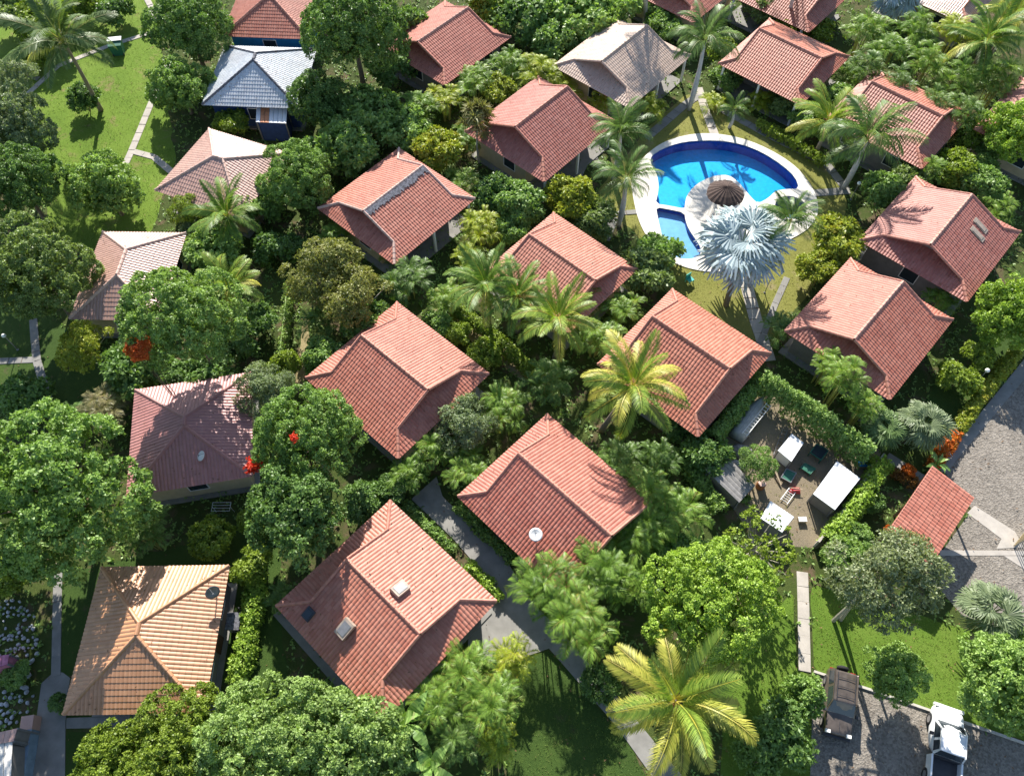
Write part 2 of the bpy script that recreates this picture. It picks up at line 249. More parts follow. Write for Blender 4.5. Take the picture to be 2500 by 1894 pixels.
 ('shrub', 'mid', 22.12, 17.05, 0.8, 0.9, 'bush behind the tall olive tree near the yard wall', 'garden shrubs', {}),
 ('shrub', 'croton', 24.59, 17.63, 0.6, 0.39, 'orange flowering bush at the left corner of the open shelter', 'garden shrubs', {}),
 ('shrub', 'croton', 26.84, 21.82, 0.6, 0.47, 'orange leaved shrub at the foot of the shelter path', 'garden shrubs', {}),
 ('shrub', 'bright2', 41.1, 50.88, 1.2, 1.2, 'bush at the right edge below the shaded roof', 'garden shrubs', {}),
 ('shrub', 'deep', 4.84, 8.29, 0.8, 1.09, 'small shrub on the shaded bottom lawn beside the path', 'garden shrubs', {}),
 ('shrub', 'mid', 13.55, 4.23, 1.2, 1.29, 'small bush at the bottom edge right of the big palm', 'garden shrubs', {}),
 ('shrub', 'bright2', 20.7, 15.52, 1.3, 1.28, 'bush at the foot of the yard wall left of the olive tree', 'garden shrubs', {}),
 ('shrub', 'mid', 29.97, 10.08, 1.2, 1.1, 'bush at the right edge beside the parking', 'garden shrubs', {}),
 ('shrub', 'deep', -34.5, 27.96, 1.2, 1.71, 'dark bush at the left edge above the huge mango tree', 'garden shrubs', {}),
 ('shrub', 'deep', -21.34, 28.1, 0.7, 0.8, 'low bush at the top corner of the mauve roof', 'garden shrubs', {}),
 ('shrub', 'deep', -21.62, 29.43, 1.6, 1.73, 'dark bush between the big round mango and the mauve roof', 'garden shrubs', {}),
 ('shrub', 'deep', -20.42, 32.09, 1.6, 1.63, 'dark bush in the shade right of the big round mango', 'garden shrubs', {}),
 ('shrub', 'deep', -24.14, 29.4, 1.5, 1.46, 'shaded bush under the big round mango', 'garden shrubs', {}),
 ('shrub', 'deep', -18.96, 34.16, 1.3, 1.53, 'dark bush left of the vine covered fence', 'garden shrubs', {}),
 ('shrub', 'deep', -10.23, 67.77, 2.6, 2.22, 'dark bush between the large dark tree and the topmost bungalow', 'garden shrubs', {}),
 ('shrub', 'deep', -10.66, 62.57, 2.0, 2.07, 'dark bush at the left gable of the topmost bungalow', 'garden shrubs', {}),
 ('shrub', 'lime', 20.47, 65.63, 1.3, 1.33, 'bush left of the far corner of the upper right bungalow', 'garden shrubs', {}),
 ('shrub', 'deep', 6.83, 20.99, 1.4, 1.35, 'dark bush at the far right eave of the dish bungalow', 'garden shrubs', {}),
 ('areca', 'areca', -6.95, 21.46, 2.17, 1.55, 'leafy palm clump between the central bungalow and the concrete path', 'areca palm clumps', {}),
 ('shrub', 'deep', -7.93, 20.57, 1.2, 1.11, 'dark bush above the far corner of the skylit bungalow', 'garden shrubs', {}),
 ('shrub', 'deep', -9.95, 19.52, 1.4, 1.33, 'shaded bush right of the dark shaded tree', 'garden shrubs', {}),
 ('shrub', 'deep', 11.04, 15.16, 1.3, 1.57, 'dark bush between the central thicket and the bright lime tree', 'garden shrubs', {}),
 ('shrub', 'deep', 10.13, 15.95, 1.2, 1.41, 'shaded bush at the lower right of the central thicket', 'garden shrubs', {}),
]
HEDGES = [
 ([(17.64, 28.45), (20.62, 25.83), (23.86, 22.49)], 1.0, 3.2, 'bright2', 'clipped hedge along the upper right side of the storage yard'),
 ([(25.18, 22.53), (23.33, 20.03), (20.28, 16.9)], 1.2, 1.7, 'bright', 'hedge along the lower right side of the storage yard'),
 ([(17.7, 28.94), (15.46, 26.15), (13.74, 24.19)], 1.1, 2.1, 'mid', 'shaded hedge between the storage yard and the yellow palm bungalow'),
 ([(-5.29, 36.53), (-2.25, 34.11), (0.16, 31.58), (2.46, 28.97)], 1.0, 1.4, 'lime', 'light green hedge beside the earth path at the centre'),
 ([(37.5, 31.47), (33.29, 27.34), (31.07, 24.88)], 0.9, 1.1, 'yellow', 'yellow croton hedge along the gravel road'),
 ([(31.04, 24.83), (28.67, 22.31)], 0.9, 1.0, 'croton', 'orange red croton hedge beside the open shelter'),
 ([(-16.74, 16.73), (-16.16, 14.05), (-16.21, 10.98), (-16.49, 8.62)], 1.2, 1.5, 'bright', 'narrow hedge right of the tan tiled roof'),
 ([(-7.39, 19.91), (-5.72, 18.43), (-4.0, 16.69)], 0.7, 0.8, 'mid', 'low dark hedge between the skylit bungalow and the concrete path'),
 ([(-2.94, 15.76), (-1.75, 14.7), (-0.87, 13.53)], 0.7, 0.8, 'bright', 'low bright hedge at the right eave of the skylit bungalow'),
 ([(-3.79, 19.87), (-1.93, 17.92), (0.01, 16.04)], 0.7, 0.8, 'mid', 'low hedge under the near eave of the dish bungalow'),
 ([(22.56, 56.65), (25.37, 53.91), (27.67, 51.27)], 0.9, 1.0, 'lime', 'hedge along the upper side of the poolside footpath'),
 ([(14.18, 21.61), (15.78, 19.92)], 0.6, 0.6, 'mid', 'low weeds along the grey shed in the yard'),
 ([(25.93, 21.91), (27.26, 21.05)], 0.7, 0.8, 'croton2', 'dark reddish hedge left of the shelter roof'),
 ([(11.43, 23.64), (12.2, 22.24), (13.6, 19.08)], 1.2, 1.5, 'bright2', 'leafy bank left of the grey yard shed'),
]
SHEETS = {
 'lawn_top': [(-57.96, 82.1), (-38.35, 81.78), (-34.22, 67.68), (-29.9, 53.42), (-29.89, 44.68), (-32.12, 39.79), (-38.05, 44.78), (-44.12, 54.2), (-50.01, 59.18)],
 'lawn_pool': [(7.29, 48.42), (12.68, 56.73), (16.61, 61.12), (20.0, 60.42), (23.72, 56.89), (28.19, 52.06), (28.8, 47.59), (27.36, 42.94), (24.36, 38.63), (21.29, 35.05), (19.58, 32.49), (18.46, 32.72), (11.98, 38.32), (10.32, 44.42), (7.35, 46.28)],
 'lawn_bottom': [(0.24, 10.07), (2.22, 10.46), (6.21, 5.62), (10.93, -1.44), (10.36, -5.4), (-1.36, -5.31)],
 'lawn_right': [(19.01, 14.45), (27.24, 11.7), (37.69, 8.13), (35.49, 2.98), (25.65, 6.39), (17.99, 9.21)],
 'lawn_mid': [(12.68, 10.5), (17.81, 13.86), (16.99, 9.11), (17.91, 8.83), (14.52, -5.43), (10.36, -5.4)],
 'lawn_east': [(30.46, 28.32), (38.04, 37.08), (43.37, 40.77), (41.22, 34.81), (32.06, 25.82), (29.36, 23.3), (27.67, 24.22)],
 'lawn_west': [(-43.42, 38.06), (-37.71, 38.0), (-33.94, 34.39), (-27.91, 28.58), (-32.99, 27.48), (-39.57, 27.17)],
 'lawn_tan': [(-29.2, 15.52), (-15.68, 18.84), (-13.56, 8.07), (-23.48, 7.01), (-26.64, 6.66)],
 'lawn_corner': [(-26.2, 6.15), (-18.67, 6.09), (-17.9, 2.28), (-25.27, 2.34)],
 'gravel': [(64.55, 54.5), (38.17, 30.63), (33.15, 25.62), (29.64, 22.07), (30.7, 19.35), (26.38, 14.97), (27.94, 12.32), (33.06, 9.77), (49.2, 8.02), (63.67, 34.11)],
 'parking': [(17.97, 9.1), (21.13, 8.02), (25.64, 6.37), (30.37, 4.63), (35.39, 2.74), (31.45, -6.49), (14.26, -6.36)],
 'yard': [(18.59, 29.84), (25.86, 23.69), (19.93, 16.73), (16.1, 17.24), (12.58, 22.95)],
 'earth_path': [(-6.48, 36.35), (-5.77, 36.61), (-1.06, 33.15), (1.86, 30.03), (1.16, 29.44), (-1.58, 32.11)],
 'dry_strip': [(-16.08, 35.93), (-15.55, 35.75), (-15.37, 28.83), (-16.01, 29.03)],
 'lawn_strip': [(-19.43, 44.55), (-18.93, 44.28), (-19.79, 40.59), (-20.54, 40.84)],
}
PATHS = {
 'p1': ([(-46.75, 59.77), (-46.15, 61.18), (-44.03, 66.21), (-39.75, 69.28), (-35.34, 71.65)], 0.55),
 'p2': ([(-33.36, 66.26), (-33.43, 64.53), (-33.71, 59.9), (-33.97, 54.36), (-34.21, 51.47)], 0.62),
 'p3': ([(-33.8, 54.18), (-31.77, 53.45), (-29.43, 51.23)], 0.62),
 'p4': ([(-48.64, 65.65), (-45.35, 64.29)], 0.55),
 'p5': ([(-39.46, 80.11), (-37.8, 76.81), (-35.61, 72.87)], 0.6),
 'p6': ([(-37.13, 35.74), (-36.32, 33.56), (-35.67, 31.88), (-33.82, 28.57)], 0.6),
 'p7': ([(-39.83, 31.84), (-35.81, 32.0)], 0.55),
 'p8': ([(-29.54, 16.29), (-28.86, 13.73), (-27.64, 9.25)], 0.55),
 'p9': ([(18.51, 15.2), (18.19, 13.27), (17.44, 9.1)], 0.72),
 'p10': ([(17.96, 62.09), (18.22, 58.84), (18.64, 55.43)], 0.8),
 'p11': ([(19.78, 58.95), (22.75, 56.16), (27.92, 51.77), (29.03, 48.57)], 0.75),
 'p12': ([(12.32, 55.22), (16.34, 59.64), (18.0, 61.1)], 0.8),
 'p13': ([(18.66, 39.17), (18.86, 35.08), (19.25, 31.25)], 1.0),
 'p14': ([(6.74, 45.97), (10.8, 46.34)], 0.5),
 'p15': ([(25.98, 48.28), (29.22, 48.56)], 0.8),
 'p16': ([(18.74, 32.71), (20.68, 36.61), (22.06, 39.13)], 0.5),
 'p17': ([(25.99, 23.34), (27.8, 21.74), (28.98, 20.87)], 0.7),
 'p18': ([(6.39, 43.21), (8.87, 45.73), (7.92, 43.19)], 0.5),
 'p19': ([(5.55, 49.54), (7.19, 53.5), (8.44, 50.61)], 0.6),
}
CONCRETE = {
 'walk': [(-5.24, 22.09), (-4.78, 20.65), (-0.44, 16.09), (1.15, 13.44), (3.54, 10.86), (7.02, 6.58), (12.15, 0.04), (10.56, -0.59), (5.85, 6.22), (2.11, 10.6), (0.52, 10.07), (-2.86, 10.1), (-2.79, 13.48), (-1.03, 14.19), (-3.93, 17.6), (-6.87, 20.46)],
 'drive': [(-27.81, 9.52), (-27.28, 9.46), (-26.75, 9.14), (-26.64, 8.19), (-26.32, 6.66), (-25.14, 2.34), (-27.21, 2.36), (-28.06, 6.67), (-28.39, 8.86)],
 'tan_apron': [(-26.33, 6.91), (-22.11, 6.97), (-21.97, 6.37), (-26.17, 6.33)],
 'big_apron': [(-15.08, 12.78), (-14.72, 13.07), (-7.99, 6.62), (-8.39, 6.25)],
 'road_band': [(63.61, 56.95), (38.94, 31.85), (29.09, 22.35), (29.69, 22.0), (38.83, 30.54), (63.86, 53.91)],
 'slab_a': [(30.28, 19.09), (30.94, 19.61), (33.02, 17.77), (33.2, 16.69), (31.42, 16.61), (31.97, 17.27)],
 'slab_b': [(27.73, 16.56), (35.81, 16.41), (35.7, 16.13), (27.62, 16.18)],
 'slab_c': [(31.74, 16.13), (32.85, 16.12), (35.0, 14.23), (34.74, 13.55)],
}
KERB = [
 (17.97, 9.1),
 (21.13, 8.02),
 (25.64, 6.37),
 (30.37, 4.63),
 (35.39, 2.74),
]
POOL = {
 'outer': [(17.77, 55.83), (19.86, 55.54), (21.93, 54.63), (23.85, 53.1), (25.26, 51.38), (25.98, 49.47), (26.24, 47.85), (26.08, 46.27), (25.5, 45.07), (24.44, 43.89), (22.8, 42.95), (20.81, 41.72), (18.53, 40.42), (16.45, 39.64), (14.38, 40.07), (12.9, 40.9), (11.84, 42.15), (11.06, 44.06), (10.66, 45.92), (10.52, 48.17), (10.51, 49.91), (10.97, 51.33), (11.59, 52.41), (12.38, 53.38), (13.54, 54.49), (14.95, 55.23), (16.33, 55.66)],
 'main': [(17.56, 54.88), (19.31, 54.79), (20.99, 54.26), (22.57, 53.24), (24.01, 51.63), (24.85, 50.19), (24.93, 48.78), (23.9, 48.77), (22.86, 48.58), (22.02, 47.68), (21.09, 47.12), (20.69, 47.69), (20.23, 48.73), (19.76, 49.79), (19.1, 50.5), (18.08, 50.52), (16.81, 49.94), (15.85, 49.14), (15.13, 48.11), (14.83, 46.98), (14.76, 46.59), (13.58, 46.94), (12.37, 47.21), (12.67, 48.25), (12.87, 49.29), (12.87, 50.59), (12.48, 51.79), (12.44, 52.64), (12.99, 53.37), (14.39, 54.23), (15.77, 54.71)],
 'kid': [(12.38, 46.81), (13.53, 46.51), (14.71, 46.14), (14.69, 45.21), (14.83, 44.33), (15.2, 43.37), (15.5, 42.62), (15.58, 41.99), (15.34, 41.38), (14.51, 41.08), (13.57, 41.19), (12.85, 41.93), (12.58, 43.08), (12.48, 44.47), (12.39, 45.89)],
 'spa': [(25.05, 46.53), (25.01, 46.82), (24.92, 47.1), (24.76, 47.35), (24.55, 47.56), (24.3, 47.72), (24.02, 47.81), (23.73, 47.85), (23.43, 47.81), (23.15, 47.72), (22.9, 47.56), (22.69, 47.35), (22.54, 47.1), (22.44, 46.82), (22.41, 46.53), (22.44, 46.23), (22.54, 45.95), (22.69, 45.7), (22.9, 45.49), (23.15, 45.34), (23.43, 45.24), (23.73, 45.21), (24.02, 45.24), (24.3, 45.34), (24.55, 45.49), (24.76, 45.7), (24.92, 45.95), (25.01, 46.23)],
 'umbrella': (17.75, 46.46),
}
YARD = {
 'boat': ((15.77, 24.85, 0.6), (18.0, 27.77, 0.6)),
 'boat_ladder': ((16.03, 24.57, 1.3), (18.21, 27.02, 1.3)),
 'rail_ladder': ((18.24, 23.35, 0.2), (19.3, 25.44, 0.2)),
 'cabinet': [(19.3, 24.57, 1.15), (19.97, 23.86, 1.15), (18.86, 22.45, 1.15), (18.1, 23.3, 1.15)],
 'white_shed': [(21.79, 22.29, 1.5), (23.04, 21.02, 1.5), (20.88, 18.82, 1.5), (19.7, 19.94, 1.5)],
 'stripe_shed': [(16.81, 19.48, 1.5), (18.15, 18.35, 1.5), (17.18, 17.31, 1.5), (15.96, 18.3, 1.5)],
 'grey_shed': [(12.57, 22.47, 1.5), (13.53, 23.67, 1.5), (14.37, 22.57, 1.9), (12.82, 21.49, 1.9), (16.08, 20.68, 1.3), (14.82, 19.47, 1.3)],
 'panel_a': [(21.12, 24.09, 0.5), (21.84, 23.58, 0.5), (21.16, 22.85, 0.5), (20.54, 23.43, 0.5)],
 'panel_b': [(18.74, 22.3, 0.35), (19.34, 21.97, 0.35), (18.83, 21.26, 0.35), (18.25, 21.66, 0.35)],
 'panel_c': [(20.09, 22.71, 0.3), (20.74, 22.3, 0.3), (20.29, 21.9, 0.3), (19.73, 22.39, 0.3)],
 'plank': ((17.9, 22.25, 0.3), (18.2, 21.18, 0.1)),
 'drum': (16.8, 21.14, 0.4),
 'red': (19.12, 20.81, 0.2),
 'slat': ((18.92, 20.8, 0.15), (18.17, 19.95, 0.15)),
 'crate': (19.13, 18.66, 0.2),
 'blue': (24.15, 22.67, 0.3),
 'tarp': (15.93, 23.74, 0.3),
 'pile': (15.21, 22.63, 0.25),
 'wheelb': (20.28, 23.82, 0.3),
 'wallA': [(25.39, 23.05, 0.0), (21.74, 19.05, 0.0), (19.57, 16.84, 0.0)],
}
CARS = {
 'suv': ((19.29, 8.67, 0.8), (18.44, 5.84, 0.8)),
 'pickup': ((25.1, 6.95, 0.9), (23.82, 3.49, 1.2)),
 'shelter': [(27.28, 21.26, 2.9), (29.57, 19.27, 2.5), (25.36, 14.67, 2.5), (23.4, 17.03, 2.9)],
}
LAMPS = [
 ((33.86, 29.08, 1.9), 1.9, 'white globe lamp on a post beside the yellow croton hedge'),
 ((29.09, 47.51, 1.9), 1.9, 'white globe lamp right of the pool under the wide royal palm'),
 ((20.0, 37.63, 1.9), 1.9, 'white globe lamp beside the path below the silver fan palm'),
 ((-37.43, 32.91, 1.9), 1.9, 'white globe lamp at the left edge beside the garden path'),
 ((-5.8, 53.91, 2.2), 2.2, 'white globe lamp among bushes left of the tall spiky tree'),
 ((-11.57, 63.31, 2.4), 2.4, 'white globe lamp against the large dark tree at the top'),
 ((24.76, 26.17, 2.2), 2.2, 'white globe lamp on a pale post beside the areca palms'),
 ((6.37, 46.32, 1.6), 1.6, 'white globe lamp beside the left pool palms'),
]
MISC = {
 'dish_h': (1.35, 16.44, 3.9),
 'dish_n5': (-20.09, 22.09, 3.6),
 'dish_n6': (-17.67, 13.17, 3.9),
 'unit1': (-6.64, 13.06, 3.9),
 'unit2': (-9.65, 11.04, 3.6),
 'unit3': (-12.01, 11.98, 3.1),
 'ac': (-17.17, 12.17, 0.6),
 'bluebox': (-4.67, 10.62, 3.5),
 'annex': [(-22.56, 57.26, 2.2), (-19.75, 56.97, 2.2), (-19.67, 55.22, 2.2), (-22.39, 55.44, 2.2)],
 'bin': (-38.49, 68.07, 0.9),
 'fence': [(-17.23, 37.75, 0.0), (-16.82, 29.44, 0.0)],
 'rackA': (-19.31, 19.69, 0.0),
 'gate': [(32.56, 16.76, 0.0), (33.6, 17.7, 0.0)],
 'n1dish': (-23.04, 67.77, 1.2),
 'chair': (14.18, 38.75, 0.3),
 'pillar': (6.34, 47.78, 0.0),
 'whitebox': (15.87, 61.59, 0.0),
}
ROCKS = [
 (-31.97, 10.2, 0.14),
 (-31.7, 10.17, 0.09),
 (-32.72, 12.27, 0.1),
 (-30.02, 12.31, 0.09),
 (-29.71, 11.55, 0.1),
 (-32.43, 12.88, 0.08),
 (-31.43, 11.48, 0.14),
 (-30.97, 11.42, 0.11),
 (-33.23, 13.74, 0.09),
 (-29.45, 11.17, 0.1),
 (-32.12, 11.23, 0.12),
 (-32.59, 13.46, 0.09),
 (-32.73, 13.72, 0.15),
 (-30.56, 10.67, 0.09),
 (-30.76, 10.55, 0.08),
 (-30.56, 13.2, 0.11),
 (-31.18, 10.29, 0.15),
 (-29.76, 10.07, 0.1),
 (-31.67, 12.86, 0.11),
 (-32.04, 13.36, 0.1),
 (-30.56, 12.63, 0.13),
 (-31.63, 10.4, 0.12),
 (-31.24, 13.77, 0.11),
 (-32.5, 13.67, 0.09),
 (-31.85, 12.56, 0.09),
 (-30.83, 12.08, 0.14),
 (-32.22, 10.69, 0.1),
 (-31.74, 13.13, 0.14),
 (-32.08, 13.82, 0.12),
 (-30.32, 10.97, 0.09),
 (-30.47, 11.12, 0.14),
 (-33.07, 13.21, 0.12),
 (-31.02, 12.91, 0.12),
 (-29.52, 10.91, 0.11),
 (-31.83, 11.63, 0.15),
 (-31.01, 11.67, 0.11),
 (-30.2, 12.0, 0.1),
 (-29.74, 10.49, 0.12),
 (-31.06, 10.79, 0.14),
 (-31.2, 11.67, 0.13),
 (-30.72, 12.96, 0.1),
 (-30.03, 12.82, 0.12),
 (-31.96, 10.91, 0.08),
 (-30.67, 11.86, 0.12),
 (-31.35, 12.97, 0.1),
 (-31.04, 13.39, 0.13),
 (-32.73, 13.06, 0.12),
 (-30.58, 12.2, 0.09),
 (-30.36, 12.91, 0.12),
 (-31.59, 12.11, 0.1),
 (-29.95, 10.75, 0.08),
 (-32.62, 12.8, 0.09),
 (-32.05, 11.67, 0.09),
 (-31.74, 13.86, 0.15),
 (-32.67, 13.93, 0.1),
 (-31.99, 10.73, 0.14),
 (-32.17, 12.07, 0.13),
 (-32.51, 12.04, 0.08),
 (-31.94, 13.61, 0.1),
 (-31.44, 13.4, 0.1),
 (-30.12, 12.19, 0.09),
 (-32.01, 13.01, 0.08),
 (-32.36, 13.41, 0.11),
 (-32.65, 12.42, 0.1),
 (-31.16, 11.44, 0.13),
 (-30.34, 10.38, 0.13),
 (-32.69, 12.68, 0.1),
 (-30.43, 11.67, 0.08),
 (-31.95, 11.09, 0.14),
 (-31.44, 10.49, 0.1),
 (-30.78, 13.3, 0.12),
 (-31.62, 11.13, 0.09),
 (-29.42, 9.98, 0.08),
 (-32.56, 13.28, 0.13),
 (-29.95, 11.34, 0.13),
 (-29.81, 10.91, 0.08),
 (-31.69, 10.82, 0.1),
 (-32.4, 11.47, 0.1),
 (-30.26, 11.49, 0.14),
 (-30.84, 12.32, 0.11),
 (-29.86, 12.06, 0.15),
 (-30.36, 10.83, 0.08),
 (-30.08, 10.93, 0.14),
 (-31.62, 11.72, 0.12),
 (-32.25, 12.49, 0.12),
 (-29.46, 11.39, 0.14),
 (-32.51, 12.47, 0.09),
 (-31.11, 13.22, 0.13),
 (-32.76, 13.25, 0.08),
 (-30.72, 11.59, 0.1),
 (-32.37, 11.81, 0.08),
 (-30.59, 10.84, 0.14),
 (-30.86, 10.87, 0.11),
 (-31.63, 13.39, 0.1),
 (-30.9, 13.05, 0.09),
 (-29.78, 6.8, 0.16),
 (-30.15, 6.64, 0.17),
 (-29.69, 8.07, 0.1),
 (-29.95, 8.27, 0.09),
 (-30.18, 8.67, 0.17),
 (-29.97, 8.04, 0.14),
 (-30.31, 6.28, 0.11),
 (-30.38, 7.67, 0.15),
 (-30.3, 7.33, 0.14),
 (-28.67, 8.14, 0.1),
 (-29.13, 7.21, 0.1),
 (-29.17, 6.69, 0.1),
 (-29.84, 8.61, 0.13),
 (-28.72, 7.26, 0.11),
 (-30.89, 7.79, 0.12),
 (-30.58, 6.25, 0.12),
 (-29.44, 8.13, 0.11),
 (-29.54, 6.65, 0.14),
 (-29.51, 6.98, 0.17),
 (-29.3, 7.87, 0.15),
 (-30.79, 6.47, 0.12),
 (-29.81, 7.26, 0.15),
 (-30.31, 8.07, 0.13),
 (-28.85, 7.75, 0.16),
 (-31.21, 7.82, 0.1),
 (-30.89, 6.91, 0.17),
 (-29.11, 8.36, 0.16),
 (-29.53, 8.64, 0.17),
 (-29.46, 7.23, 0.12),
 (-30.06, 7.12, 0.15),
 (-29.77, 6.45, 0.1),
 (-30.71, 7.08, 0.12),
 (-30.44, 8.37, 0.13),
 (-30.09, 7.67, 0.17),
 (-29.14, 10.57, 0.17),
 (-29.32, 10.14, 0.2),
 (-29.3, 9.28, 0.2),
 (-29.23, 8.6, 0.21),
 (-29.39, 11.12, 0.14),
]
CORNER = {
 'wall': [(-28.14, 6.93, 0.9), (-27.52, 2.32, 0.9)],
 'roofred': [(-29.49, 5.66, 2.4), (-27.62, 6.07, 2.4), (-27.62, 5.41, 2.4), (-29.31, 5.14, 2.4)],
 'porch': [(-29.95, 5.32, 2.3), (-27.73, 5.42, 2.3), (-26.87, 2.26, 2.3), (-28.89, 2.28, 2.3)],
 'pink': [(-31.19, 9.95, 2.0), (-29.62, 10.12, 2.0), (-29.52, 9.57, 2.0), (-30.92, 9.17, 2.0)],
}
# ------------------------------------------------------------------ helpers
MATS = {}
def nodes_of(name):
    m = bpy.data.materials.new(name); m.use_nodes = True
    nt = m.node_tree; nt.nodes.clear()
    out = nt.nodes.new('ShaderNodeOutputMaterial')
    b = nt.nodes.new('ShaderNodeBsdfPrincipled')
    nt.links.new(b.outputs[0], out.inputs['Surface'])
    MATS[name] = m
    return m, nt, b, out
def ramp(nt, fac, stops):
    r = nt.nodes.new('ShaderNodeValToRGB')
    els = r.color_ramp.elements
    els[0].position, els[0].color = stops[0][0], (*stops[0][1], 1)
    els[1].position, els[1].color = stops[-1][0], (*stops[-1][1], 1)
    for p, c in stops[1:-1]:
        e = els.new(p); e.color = (*c, 1)
    nt.links.new(fac, r.inputs[0])
    return r.outputs[0]
def noise(nt, scale, detail=4.0, rough=0.55, coord=None, dist=0.0):
    n = nt.nodes.new('ShaderNodeTexNoise')
    n.inputs['Scale'].default_value = scale; n.inputs['Detail'].default_value = detail
    n.inputs['Roughness'].default_value = rough; n.inputs['Distortion'].default_value = dist
    if coord is not None: nt.links.new(coord, n.inputs['Vector'])
    return n.outputs['Fac']
def position(nt):
    g = nt.nodes.new('ShaderNodeNewGeometry'); return g.outputs['Position']
def mixc(nt, fac, a, b, mode='MIX'):
    m = nt.nodes.new('ShaderNodeMix'); m.data_type = 'RGBA'; m.blend_type = mode
    for s, v in ((m.inputs[0], fac), (m.inputs[6], a), (m.inputs[7], b)):
        if hasattr(v, 'links'): nt.links.new(v, s)
        elif isinstance(v, (int, float)): s.default_value = v
        else: s.default_value = (*v, 1)
    return m.outputs[2]
def bump(nt, b, h, strength=0.3, dist=0.02):
    bp = nt.nodes.new('ShaderNodeBump'); bp.inputs['Strength'].default_value = strength
    bp.inputs['Distance'].default_value = dist
    nt.links.new(h, bp.inputs['Height']); nt.links.new(bp.outputs[0], b.inputs['Normal'])
def math_node(nt, op, a, b):
    m = nt.nodes.new('ShaderNodeMath'); m.operation = op
    for s, v in ((m.inputs[0], a), (m.inputs[1], b)):
        if hasattr(v, 'links'): nt.links.new(v, s)
        else: s.default_value = v
    return m.outputs[0]
def plain(name, col, rough=0.6, var=0.25, scale=3.0, metal=0.0, spec=0.4):
    m, nt, b, o = nodes_of(name)
    p = position(nt)
    f = noise(nt, scale, 5, 0.6, p)
    lo = tuple(c * (1 - var) for c in col); hi = tuple(min(1, c * (1 + var)) for c in col)
    nt.links.new(ramp(nt, f, [(0.3, lo), (0.7, hi)]), b.inputs['Base Color'])
    b.inputs['Roughness'].default_value = rough; b.inputs['Metallic'].default_value = metal
    b.inputs['Specular IOR Level'].default_value = spec
    return m
def leaf_mat(name, dark, light, dry=None, transl=0.36, rough=0.45, spec=0.35):
    dark = tuple(min(.8, q * 1.3) for q in dark); light = tuple(min(.8, q * 1.6) for q in light)
    m, nt, b, out = nodes_of('leaf_' + name)
    at = nt.nodes.new('ShaderNodeAttribute'); at.attribute_name = 'v'
    oi = nt.nodes.new('ShaderNodeObjectInfo')
    f = noise(nt, 0.9, 2, 0.5, position(nt))
    s = math_node(nt, 'MULTIPLY', at.outputs['Fac'], 0.62)
    s2 = math_node(nt, 'MULTIPLY', f, 0.5)
    s3 = math_node(nt, 'ADD', s, s2)
    s4 = math_node(nt, 'ADD', s3, math_node(nt, 'MULTIPLY', oi.outputs['Random'], 0.16))
    mid = tuple((a + c) / 2 for a, c in zip(dark, light))
    stops = [(0.15, dark), (0.5, mid), (0.85, light)]
    if dry: stops.append((0.98, dry))
    col = ramp(nt, s4, stops)
    nt.links.new(col, b.inputs['Base Color'])
    b.inputs['Roughness'].default_value = rough; b.inputs['Specular IOR Level'].default_value = spec
    t = nt.nodes.new('ShaderNodeBsdfTranslucent')
    nt.links.new(mixc(nt, 1.0, col, (0.95, 1.0, 0.45), 'MULTIPLY'), t.inputs['Color'])
    mx = nt.nodes.new('ShaderNodeMixShader'); mx.inputs[0].default_value = transl
    nt.links.new(b.outputs[0], mx.inputs[1]); nt.links.new(t.outputs[0], mx.inputs[2])
    nt.links.new(mx.outputs[0], out.inputs['Surface'])
    return m
def tile_mat(name, c0, c1, stain, rough=0.5, spec=0.75):
    m, nt, b, o = nodes_of(name)
    p = position(nt)
    at = nt.nodes.new('ShaderNodeAttribute'); at.attribute_name = 'v'
    oi = nt.nodes.new('ShaderNodeObjectInfo')
    wnz = nt.nodes.new('ShaderNodeTexWhiteNoise'); wnz.noise_dimensions = '2D'
    cx = nt.nodes.new('ShaderNodeCombineXYZ')
    nt.links.new(at.outputs['Fac'], cx.inputs[0]); nt.links.new(oi.outputs['Random'], cx.inputs[1])
    nt.links.new(cx.outputs[0], wnz.inputs['Vector'])
    base = mixc(nt, wnz.outputs['Value'], c0, c1)
    f = noise(nt, 0.55, 6, 0.65, p)
    st = ramp(nt, f, [(0.46, (0, 0, 0)), (0.72, (1, 1, 1))])
    col = mixc(nt, math_node(nt, 'MULTIPLY', st, 0.4), base, stain)
    odd = ramp(nt, wnz.outputs['Value'], [(0.9, (0, 0, 0)), (0.93, (1, 1, 1))])
    col = mixc(nt, math_node(nt, 'MULTIPLY', odd, 0.35), col, tuple(q * 0.5 for q in c0))
    fl = noise(nt, 2.2, 6, 0.75, p, 1.2)
    col = mixc(nt, math_node(nt, 'MULTIPLY', ramp(nt, fl, [(0.58, (0, 0, 0)), (0.74, (1, 1, 1))]), 0.5), col, tuple(q * 0.62 + 0.02 for q in stain))
    f2 = noise(nt, 9.0, 4, 0.6, p)
    col = mixc(nt, math_node(nt, 'MULTIPLY', f2, 0.35), col, tuple(c * 0.55 for c in c0))
    nt.links.new(col, b.inputs['Base Color'])
    b.inputs['Roughness'].default_value = rough; b.inputs['Specular IOR Level'].default_value = spec
    return m

